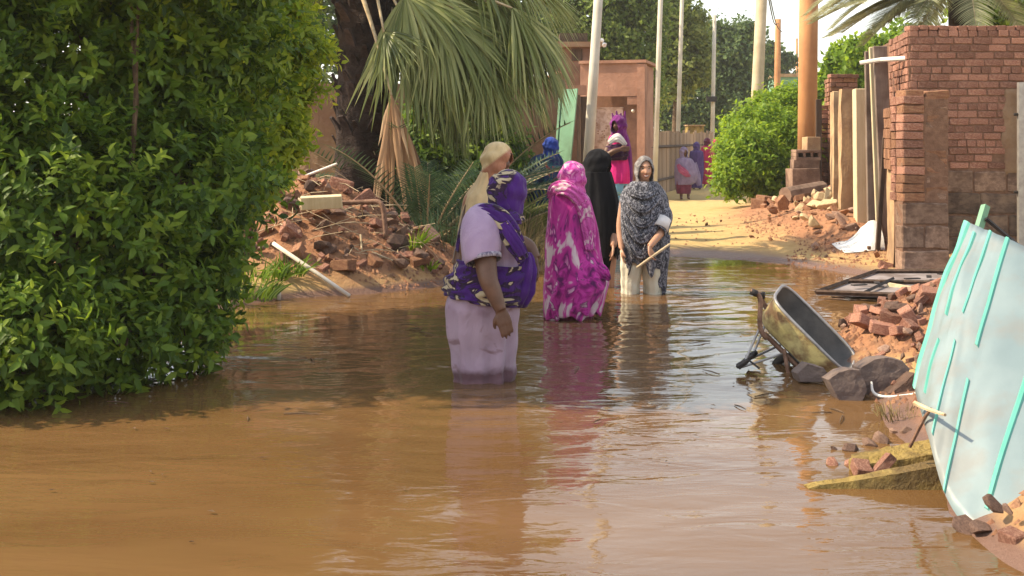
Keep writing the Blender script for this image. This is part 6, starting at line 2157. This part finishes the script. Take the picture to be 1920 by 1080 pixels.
# ---- woman with the pale beige scarf, behind her
f = Figure(910, 9.5, -.20, 'woman in pale beige headscarf and shawl, standing behind the woman with purple scarf')
b = MB()
hc = f.p(932, 302, .0)
head_shape(b, hc, yaw=R(70), pitch=R(5))
core(b, f.p(905, 520), f.p(905, 410), f.p(918, 350), hc, .16)
b.tube([f.p(885, 378, -.02), f.p(872, 430, -.05), f.p(862, 465, -.10), f.p(854, 496, -.16)], [.055, .05, .04, .028], 12, sub=4)
hand(b, f.p(854, 496, -.16), Vector((0, -.15, -1)), Vector((1, 0, 0)), .95, .4)
fuse('body', b, SKIN, f.root, .009)
f.cloth('dress', [(350, 900, 935, .9), (372, 872, 944, .7), (430, 868, 948, .72), (520, 862, 950, .8), (640, 852, 955, .8), (670, 852, 955, .8)], BEIGE_RED, fold=.012, k=7, seed=21, cap=(True, False), thick=0)
f.cloth('shawl', [(322, 902, 938, .95), (345, 890, 940, .9), (370, 872, 946, .78), (400, 866, 950, .74), (430, 860, 952, .74), (452, 858, 952, .74)], BEIGE, fold=.016, k=6, seed=22, grow=(.4, 1.3), rag=.03)
HALF2 = half_print('lit_beige_over_shaded_red_scarf', (0.62, 0.46, 0.25), 'reddish_beige_cotton', (-.60, 0, .80), -.60 * hc.x + .80 * hc.z + .005)  # pale lit crown and shaded reddish underlayer, light and shade put into the colour
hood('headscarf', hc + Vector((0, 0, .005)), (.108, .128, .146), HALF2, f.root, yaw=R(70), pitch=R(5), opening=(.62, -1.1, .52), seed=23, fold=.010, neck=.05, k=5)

# ---- woman in magenta tie-dye seen from behind
f = Figure(1072, 10.3, -.30, 'woman in magenta and white tie-dyed cloth, wading with her back turned')
b = MB()
hc = f.p(1073, 335, .0)
head_shape(b, hc, yaw=R(165))
core(b, f.p(1072, 510), f.p(1068, 420), f.p(1070, 368), hc, .17)
b.tube([f.p(1048, 385, .02), f.p(1046, 440, -.02), f.p(1056, 490, -.08)], [.06, .055, .04], 12, sub=4)
b.tube([f.p(1092, 390, .02), f.p(1096, 445, .0), f.p(1098, 490, -.06)], [.06, .055, .04], 12, sub=4)
fuse('body', b, SKIN, f.root, .010)
f.cloth('underskirt', [(500, 1032, 1116, .8), (560, 1034, 1114, .8), (600, 1038, 1110, .8), (640, 1044, 1106, .8)], MAROON, fold=.012, k=8, seed=31)
f.cloth('wrap', [(352, 1046, 1092, .95), (364, 1032, 1098, .85), (380, 1027, 1107, .78), (420, 1024, 1117, .76), (470, 1020, 1124, .78), (510, 1019, 1131, .8, 0, .03), (535, 1018, 1138, .8, 0, .06), (560, 1017, 1130, .8, 0, .06), (592, 1019, 1122, .8, 0, .05)], TIEDYE, fold=.020, k=5, seed=32, grow=(.5, 1.3), twist=.5, diag=.3, rag=.02, cap=(True, False), thick=.008)
f.cloth('wrap_fold', [(470, 1030, 1121, .78, -.01, -.30), (500, 1024, 1129, .80, -.01, -.16), (530, 1020, 1136, .82, -.01, .0), (556, 1019, 1131, .82, -.01, .12), (582, 1020, 1118, .82, -.01, .22)], TIEDYE_DEEP, fold=.020, k=5, seed=33, grow=(.15, 1.2), diag=.1, twist=1.0, thick=.006, rag=.04)
band('wrap_corner', [f.p(1118, 500, -.1), f.p(1132, 512, -.12), f.p(1143, 524, -.1)], [.12, .12, .03], TIEDYE_DEEP, f.root, nrm=(.3, -1, .3), wav=.012)
band('shoulder_fold', [f.p(1030, 372, -.02), f.p(1040, 354, -.10), f.p(1060, 352, -.16), f.p(1082, 366, -.17), f.p(1096, 392, -.16), f.p(1104, 430, -.15), f.p(1108, 470, -.15)], [.10, .12, .12, .12, .12, .11, .08], TIEDYE_HEAD, f.root, nrm=lambda t: (-.5 + .8 * t, -1, .5 - .5 * t), wav=.012)
hood('headscarf', hc + Vector((0, 0, .0)), (.116, .125, .150), TIEDYE_HEAD, f.root, yaw=R(165), opening=(.5, -1.1, .5), seed=34, fold=.010, neck=.03, k=5)

# ---- woman in black
f = Figure(1125, 12.4, -.28, 'woman in long black robe and black veil, beside the magenta-clad woman')
b = MB()
hc = f.p(1122, 308, .0)
head_shape(b, hc, yaw=R(62))
core(b, f.p(1126, 460), f.p(1126, 385), f.p(1124, 340), hc, .15)
b.tube([f.p(1148, 368, .0), f.p(1152, 420, -.05), f.p(1150, 462, -.16)], [.055, .05, .035], 12, sub=4)
hand(b, f.p(1150, 462, -.16), Vector((-.1, -.5, -1)), Vector((-1, 0, 0)), .95, .4)
fuse('body', b, SKIN_LIGHT, f.root, .009)
f.cloth('robe', [(336, 1104, 1142, .9), (352, 1097, 1152, .75), (390, 1094, 1160, .72), (440, 1096, 1162, .75), (500, 1104, 1150, .8), (540, 1108, 1142, .8), (575, 1108, 1140, .8)], BLACK_CLOTH, fold=.014, k=6, seed=41, cap=(True, False), thick=0)
f.cloth('cape', [(322, 1097, 1147, .95), (345, 1095, 1154, .85), (385, 1092, 1163, .80), (430, 1093, 1165, .82), (468, 1096, 1163, .84), (480, 1098, 1162, .84)], BLACK_CLOTH, fold=.018, k=6, seed=42, grow=(.3, 1.4), rag=.03)
hood('veil', hc + Vector((0, .01, .0)), (.120, .140, .158), BLACK_CLOTH, f.root, yaw=R(62), opening=(.42, -.9, .36), seed=43, fold=.008, neck=.01, k=5, back=1.1)

# ---- smiling woman in the black and white shawl
f = Figure(1206, 11.9, -.31, 'smiling woman in black and white patterned shawl and pale trousers, facing us')
b = MB()
hc = f.p(1208, 319, -.02)
M = head_shape(b, hc, yaw=R(6), pitch=R(-3), s=1.0, smile=.8)
core(b, f.p(1206, 462), f.p(1206, 400), f.p(1207, 352), hc, .14, legs=False)
for (kx, fx, sx) in ((1180, 1180, -1), (1222, 1222, 1)):
    b.tube([f.p(1206 + sx * 19, 470), f.p(kx + sx * 3, 515, -.01), f.p(fx, 560), f.p(fx, 600)], [.07, .058, .048, .035], 12, sub=4)
# arm on the left of the picture hangs; the other bends and holds the stick
b.tube([f.p(1172, 378, -.02), f.p(1164, 425, -.02), f.p(1166, 466, -.10)], [.052, .045, .030], 12, sub=4)
hand(b, f.p(1166, 466, -.10), Vector((.08, -.15, -1)), Vector((1, -.2, 0)), .95, .35, thumb_side=1)
w5 = f.p(1218, 462, -.27)
b.tube([f.p(1238, 376, -.02), f.p(1247, 420, -.06), f.p(1236, 440, -.17), w5], [.052, .046, .038, .029], 12, sub=4)
hand(b, w5, Vector((.05, -.25, -.8)), Vector((.8, -.35, 0)), .95, .75, thumb_side=-1)
fuse('body', b, SKIN_LIGHT, f.root, .0065)


def facept(x, y, z): return M @ Vector((x, y, z)) + hc


for sx in (-1, 1):
    e = bmesh.new(); bmesh.ops.create_uvsphere(e, u_segments=12, v_segments=8, radius=.0115); me = bpy.data.meshes.new('eye'); e.to_mesh(me); e.free(); me.materials.append(EYE_WHITE)
    eo = link('eye', me, f.root, facept(sx * .030, -.0735, .012)); eo.scale = (1.15, .9, .55)
    MB().tube([facept(sx * .030, -.080, .0118), facept(sx * .030, -.0848, .0118)], .0055, 10).build('iris', EYE_DARK, f.root)
    MB().tube([facept(sx * .014, -.0885, .030), facept(sx * .031, -.0885, .036), facept(sx * .048, -.076, .030)], [.0030, .0036, .0020], 6, sub=4).build('eyebrow', HAIRLINE, f.root)
    MB().tube([facept(sx * .018, -.0815, .0165), facept(sx * .030, -.0850, .0195), facept(sx * .043, -.0775, .0155)], [.0018, .0024, .0018], 6, sub=4).build('eyelash', HAIRLINE, f.root)
MB().tube([facept(-.026, -.0835, -.049), facept(-.012, -.0925, -.0505), facept(0, -.0945, -.051), facept(.012, -.0925, -.0505), facept(.026, -.0835, -.049)], [.0020, .0040, .0042, .0040, .0020], 6, sub=4).build('upper_lip', LIP, f.root)
MB().tube([facept(-.025, -.0835, -.051), facept(-.012, -.0905, -.064), facept(0, -.092, -.067), facept(.012, -.0905, -.064), facept(.025, -.0835, -.051)], [.0020, .0042, .0048, .0042, .0020], 6, sub=4).build('lower_lip', LIP, f.root)
MB().tube([facept(-.019, -.0860, -.0545), facept(0, -.0925, -.058), facept(.019, -.0860, -.0545)], [.0036, .0066, .0036], 8, sub=4).build('teeth', TEETH, f.root)
for (l0, r0, l1, r1) in ((1163, 1206, 1164, 1199), (1204, 1247, 1207, 1243)):
    f.cloth('trouser_leg', [(470, l0, r0, .95), (500, l0, r0, .95), (530, l1, r1, .95), (552, l1 + 1, r1 - 1, .95), (585, l1 + 2, r1 - 2, .95)], OFFWHITE, fold=.010, k=5, seed=l0, diag=.5, nv=36, nu=48)
# long tunic-like fall of the shawl
f.cloth('shawl', [(340, 1186, 1230, .95, -.01), (352, 1172, 1240, .85), (370, 1163, 1250, .74), (400, 1159, 1254, .70), (440, 1160, 1252, .72), (480, 1166, 1250, .74), (500, 1172, 1248, .76, 0, -.10)], MONO_PRINT, fold=.016, k=7, seed=51, grow=(.5, 1.3), rag=.06, cap=(True, False), thick=.006)
f.cloth('shawl_tail', [(440, 1222, 1256, .8, -.02), (480, 1218, 1254, .8, -.02), (520, 1222, 1250, .8, -.02), (545, 1226, 1248, .8, -.02)], MONO_PRINT, fold=.010, k=5, seed=52, rag=.05, nv=36, nu=40)
# cowl folds across the chest
for i, (sag, wd) in enumerate(((14, .075), (34, .085), (56, .09), (80, .10), (104, .09))):
    lx, rx = 1176 - i * 2.0, 1236 + i * 2.2
    y0 = 352 + i * 5
    yf = -.155 - .012 * (i % 2)
    band('cowl_fold', [f.p(lx, y0, -.06), f.p(lx + 12, y0 + sag * .62, yf), f.p(1206 - i * 1.0, y0 + sag, yf - .035), f.p(rx - 13, y0 + sag * .60, yf), f.p(rx, y0, -.06)], [.05, wd, wd * 1.05, wd, .05], MONO_PRINT, f.root, nrm=(0, -1, .35), wav=.007)
hood('headscarf', hc + Vector((0, .004, .004)), (.095, .112, .137), GREY_HOOD, f.root, yaw=R(6), pitch=R(-3), opening=(.80, -1.5, .66), seed=53, fold=.005, neck=.05, k=7)
sl = MB().tube([f.p(1236, 384, -.02), f.p(1246, 405, -.05), f.p(1240, 424, -.12), f.p(1234, 433, -.16)], [.075, .080, .078, .074], 20, cap=False, sub=5).build('sleeve', MONO_PRINT, f.root, smooth=True)
m_ = sl.modifiers.new('cloth', 'SOLIDIFY'); m_.thickness = .005
cu = MB().tube([f.p(1243, 412, -.09), f.p(1236, 430, -.155)], [.084, .080], 20, cap=False).build('cuff', WHITE_CLOTH, sl, smooth=True)
m_ = cu.modifiers.new('cloth', 'SOLIDIFY'); m_.thickness = .005
stk = MB().tube([f.p(1194, 502, -.33) + f.root.location, f.p(1222, 482, -.33) + f.root.location, f.p(1256, 458, -.28) + f.root.location], [.012, .014, .012], 8)
tag(stk.build('rolled_stick', STALK), 'pale stick held in the hand of the smiling woman', 'stick')

# ---- woman in dark blue on the far left bank
f = Figure(1020, 17.4, .08, 'woman in dark blue flowered wrap and bright blue headscarf, by the green door leaf')
b = MB()
hc = f.p(1033, 275, .0)
head_shape(b, hc, yaw=R(150))
core(b, f.p(1020, 360), f.p(1022, 320), f.p(1030, 292), hc, .17)
fuse('body', b, SKIN, f.root, .012)
f.cloth('wrap', [(288, 1018, 1046, .9), (296, 1000, 1053, .8), (310, 992, 1056, .75), (330, 988, 1056, .78), (360, 990, 1052, .8), (400, 992, 1050, .8), (430, 994, 1048, .8)], BLUE_PRINT, fold=.022, k=6, seed=61, diag=.4, cap=(True, False), thick=0)
hood('headscarf', hc, (.112, .125, .140), BLUE, f.root, yaw=R(150), opening=(.5, -1.1, .5), seed=62, fold=.008, neck=.03, k=5)

# ---- woman in plum with the hot pink top
f = Figure(1162, 17.0, .08, 'woman in plum headscarf, hot pink top and dark sleeves, on the dry road')
b = MB()
hc = f.p(1160, 234, .0)
head_shape(b, hc, yaw=R(-40))
core(b, f.p(1158, 342), f.p(1160, 290), f.p(1161, 256), hc, .15)
b.tube([f.p(1143, 272, -.05), f.p(1136, 292, -.16), f.p(1150, 284, -.22), f.p(1163, 280, -.22)], [.05, .045, .038, .03], 12, sub=4)
hand(b, f.p(1163, 280, -.22), Vector((1, 0, .1)), Vector((0, 1, 0)), .9, .5)
fuse('body', b, SKIN, f.root, .010)
f.cloth('top', [(250, 1150, 1170, .9), (262, 1142, 1176, .75), (300, 1140, 1180, .75), (336, 1138, 1181, .78), (344, 1139, 1180, .78)], HOTPINK, fold=.010, k=6, seed=71, cap=(True, False), thick=0)
f.cloth('trousers', [(338, 1141, 1178, .8), (360, 1141, 1176, .8), (400, 1144, 1172, .8), (440, 1146, 1170, .8)], SKYBLUE, fold=.010, k=5, seed=72)
band('white_collar', [f.p(1141, 268, -.15), f.p(1158, 258, -.20), f.p(1174, 272, -.17)], [.05, .13, .05], WHITE_CLOTH, f.root, nrm=(0, -1, .3))
f.cloth('dark_sleeves', [(270, 1140, 1172, .9, -.06), (280, 1134, 1177, .95, -.07), (290, 1134, 1178, .95, -.07), (300, 1140, 1174, .9, -.06)], DARKPLUM, fold=.016, k=5, seed=73, diag=1, nv=30, nu=60, thick=.01)
f.cloth('shawl', [(244, 1150, 1172, .9, .02), (258, 1150, 1180, .8, .03), (285, 1158, 1185, .9, .03), (320, 1164, 1187, .9, .03), (350, 1168, 1186, .9, .03)], PLUM, fold=.012, k=5, seed=74, grow=(.5, 1.2), nu=60)
hood('headscarf', hc, (.115, .125, .145), PLUM, f.root, yaw=R(-40), opening=(.5, -1.0, .42), seed=75, fold=.010, neck=.03, k=5)
for k in range(4):
    MB().tube([f.p(1150 + k * 7, 222, -.02), f.p(1148 + k * 8, 212 - (k % 2) * 4, -.02)], [.02, .01], 6).build('scarf_knot', PLUM, f.root)

# ---- people farther down the road
def walker(px, D, label, head, hood_mat, rows, mat, yaw, extra=None, group='people far down the road'):
    f = Figure(px, D, tz1((px - 960) / F * D, D), label, group)
    b = MB()
    hc = f.p(*head)
    head_shape(b, hc, yaw=yaw, s=.95)
    core(b, (0, 0, .78), (0, 0, 1.0), (hc.x * .8, hc.y, hc.z - .17), hc, .13)
    fuse('body', b, SKIN, f.root, .014)
    f.cloth('wrap', rows, mat, fold=.018, k=6, seed=px, cap=(True, False), thick=0, nv=40, nu=64)
    hood('headscarf', hc, (.105, .12, .135), hood_mat, f.root, yaw=yaw, opening=(.5, -1.0, .45), seed=px, fold=.008, neck=.03, k=5)
    return f


f = walker(1284, 30.5, 'woman in grey-lilac wrap with a red sash and maroon skirt, walking on the dry road', (1282, 285, 0), GREYLILAC,
           [(296, 1274, 1292, .9), (302, 1267, 1299, .8), (325, 1265, 1307, .8), (340, 1266, 1304, .8), (346, 1266, 1298, .8)], GREYLILAC, R(20))
f.cloth('skirt', [(336, 1268, 1296, .8), (350, 1267, 1296, .8), (363, 1269, 1294, .8)], MAROON, fold=.012, k=6, seed=5, nv=24)
band('sash', [f.p(1271, 308, -.26), f.p(1278, 318, -.30), f.p(1288, 326, -.28), f.p(1294, 330, -.2)], [.06, .17, .16, .05], cloth_mat('dusty_rose_cotton', [(0.3, (0.26, 0.05, 0.12)), (0.7, (0.36, 0.10, 0.17))], 9), f.root, nrm=(0, -1, .2), wav=.014)
band('shawl_tail', [f.p(1300, 306, .05), f.p(1306, 330, .05), f.p(1312, 348, .05)], [.2, .24, .12], GREYLILAC, f.root, nrm=(.3, -1, 0))
walker(1306, 36.5, 'woman in dark purple wrap, walking behind the grey-lilac woman', (1306, 274, 0), DARKPURPLE,
       [(282, 1299, 1313, .9), (288, 1294, 1318, .8), (320, 1293, 1319, .8), (345, 1296, 1316, .8), (352, 1296, 1316, .8)], DARKPURPLE, R(170))
walker(1327, 38.5, 'person in crimson top half hidden by the bright green bush', (1326, 266, 0), MAROON,
       [(273, 1320, 1333, .9), (279, 1314, 1339, .8), (300, 1313, 1340, .8), (330, 1315, 1336, .8), (345, 1316, 1335, .8)], CRIMSON, R(170))
walker(1343, 43, 'farthest person in dark red, barely showing at the bush edge', (1343, 267, 0), CRIMSON,
       [(274, 1337, 1349, .9), (280, 1333, 1353, .8), (310, 1333, 1352, .8), (335, 1334, 1350, .8)], MAROON, R(180))

# ------------------------------------------------------------------ dust in the air and flotsam
random.seed(81)
mb = MB()
for _ in range(80):
    x, y = random.uniform(-4, 2.6), random.uniform(4.2, 12.5)
    if shore_dist(np.array([x]), np.array([y]))[0] > -.15: continue
    a = random.uniform(0, 6.28); l = random.uniform(.008, .022)
    d = Vector((math.cos(a), math.sin(a), 0)) * l; s = Vector((-d.y, d.x, 0)) * .4
    p = Vector((x, y, .010))
    mb.add([p - d, p + s + Vector((0, 0, .004)), p + d, p - s + Vector((0, 0, .004))], [[0, 3, 2, 1]])
for _ in range(34):
    x, y = random.uniform(-2.6, 2.2), random.uniform(6.5, 12.0)
    if shore_dist(np.array([x]), np.array([y]))[0] > -.15: continue
    a = random.uniform(0, 6.28); l = random.uniform(.03, .12)
    d = Vector((math.cos(a), math.sin(a), 0)) * l
    mb.tube([Vector((x, y, .006)) - d, Vector((x, y, .010)), Vector((x, y, .006)) + d], [.003, .004, .002], 4)
tag(mb.build('floating_litter', WOOD), 'bits of leaf and straw floating on the water', 'litter', kind='stuff')

hz = MB().box((0, 140, 4.3), (540, 460, 11.6)).build('haze', None, None)
hm = bpy.data.materials.new('haze'); hm.use_nodes = True
for n in list(hm.node_tree.nodes):
    if n.type != 'OUTPUT_MATERIAL': hm.node_tree.nodes.remove(n)
pv_ = hm.node_tree.nodes.new('ShaderNodeVolumePrincipled')
pv_.inputs['Color'].default_value = (0.92, 0.88, 0.84, 1); pv_.inputs['Density'].default_value = 0.0008; pv_.inputs['Anisotropy'].default_value = 0.2
hm.node_tree.links.new(pv_.outputs[0], hm.node_tree.nodes['Material Output'].inputs['Volume'])
hz.data.materials.clear(); hz.data.materials.append(hm)
tag(hz, kind='stuff')
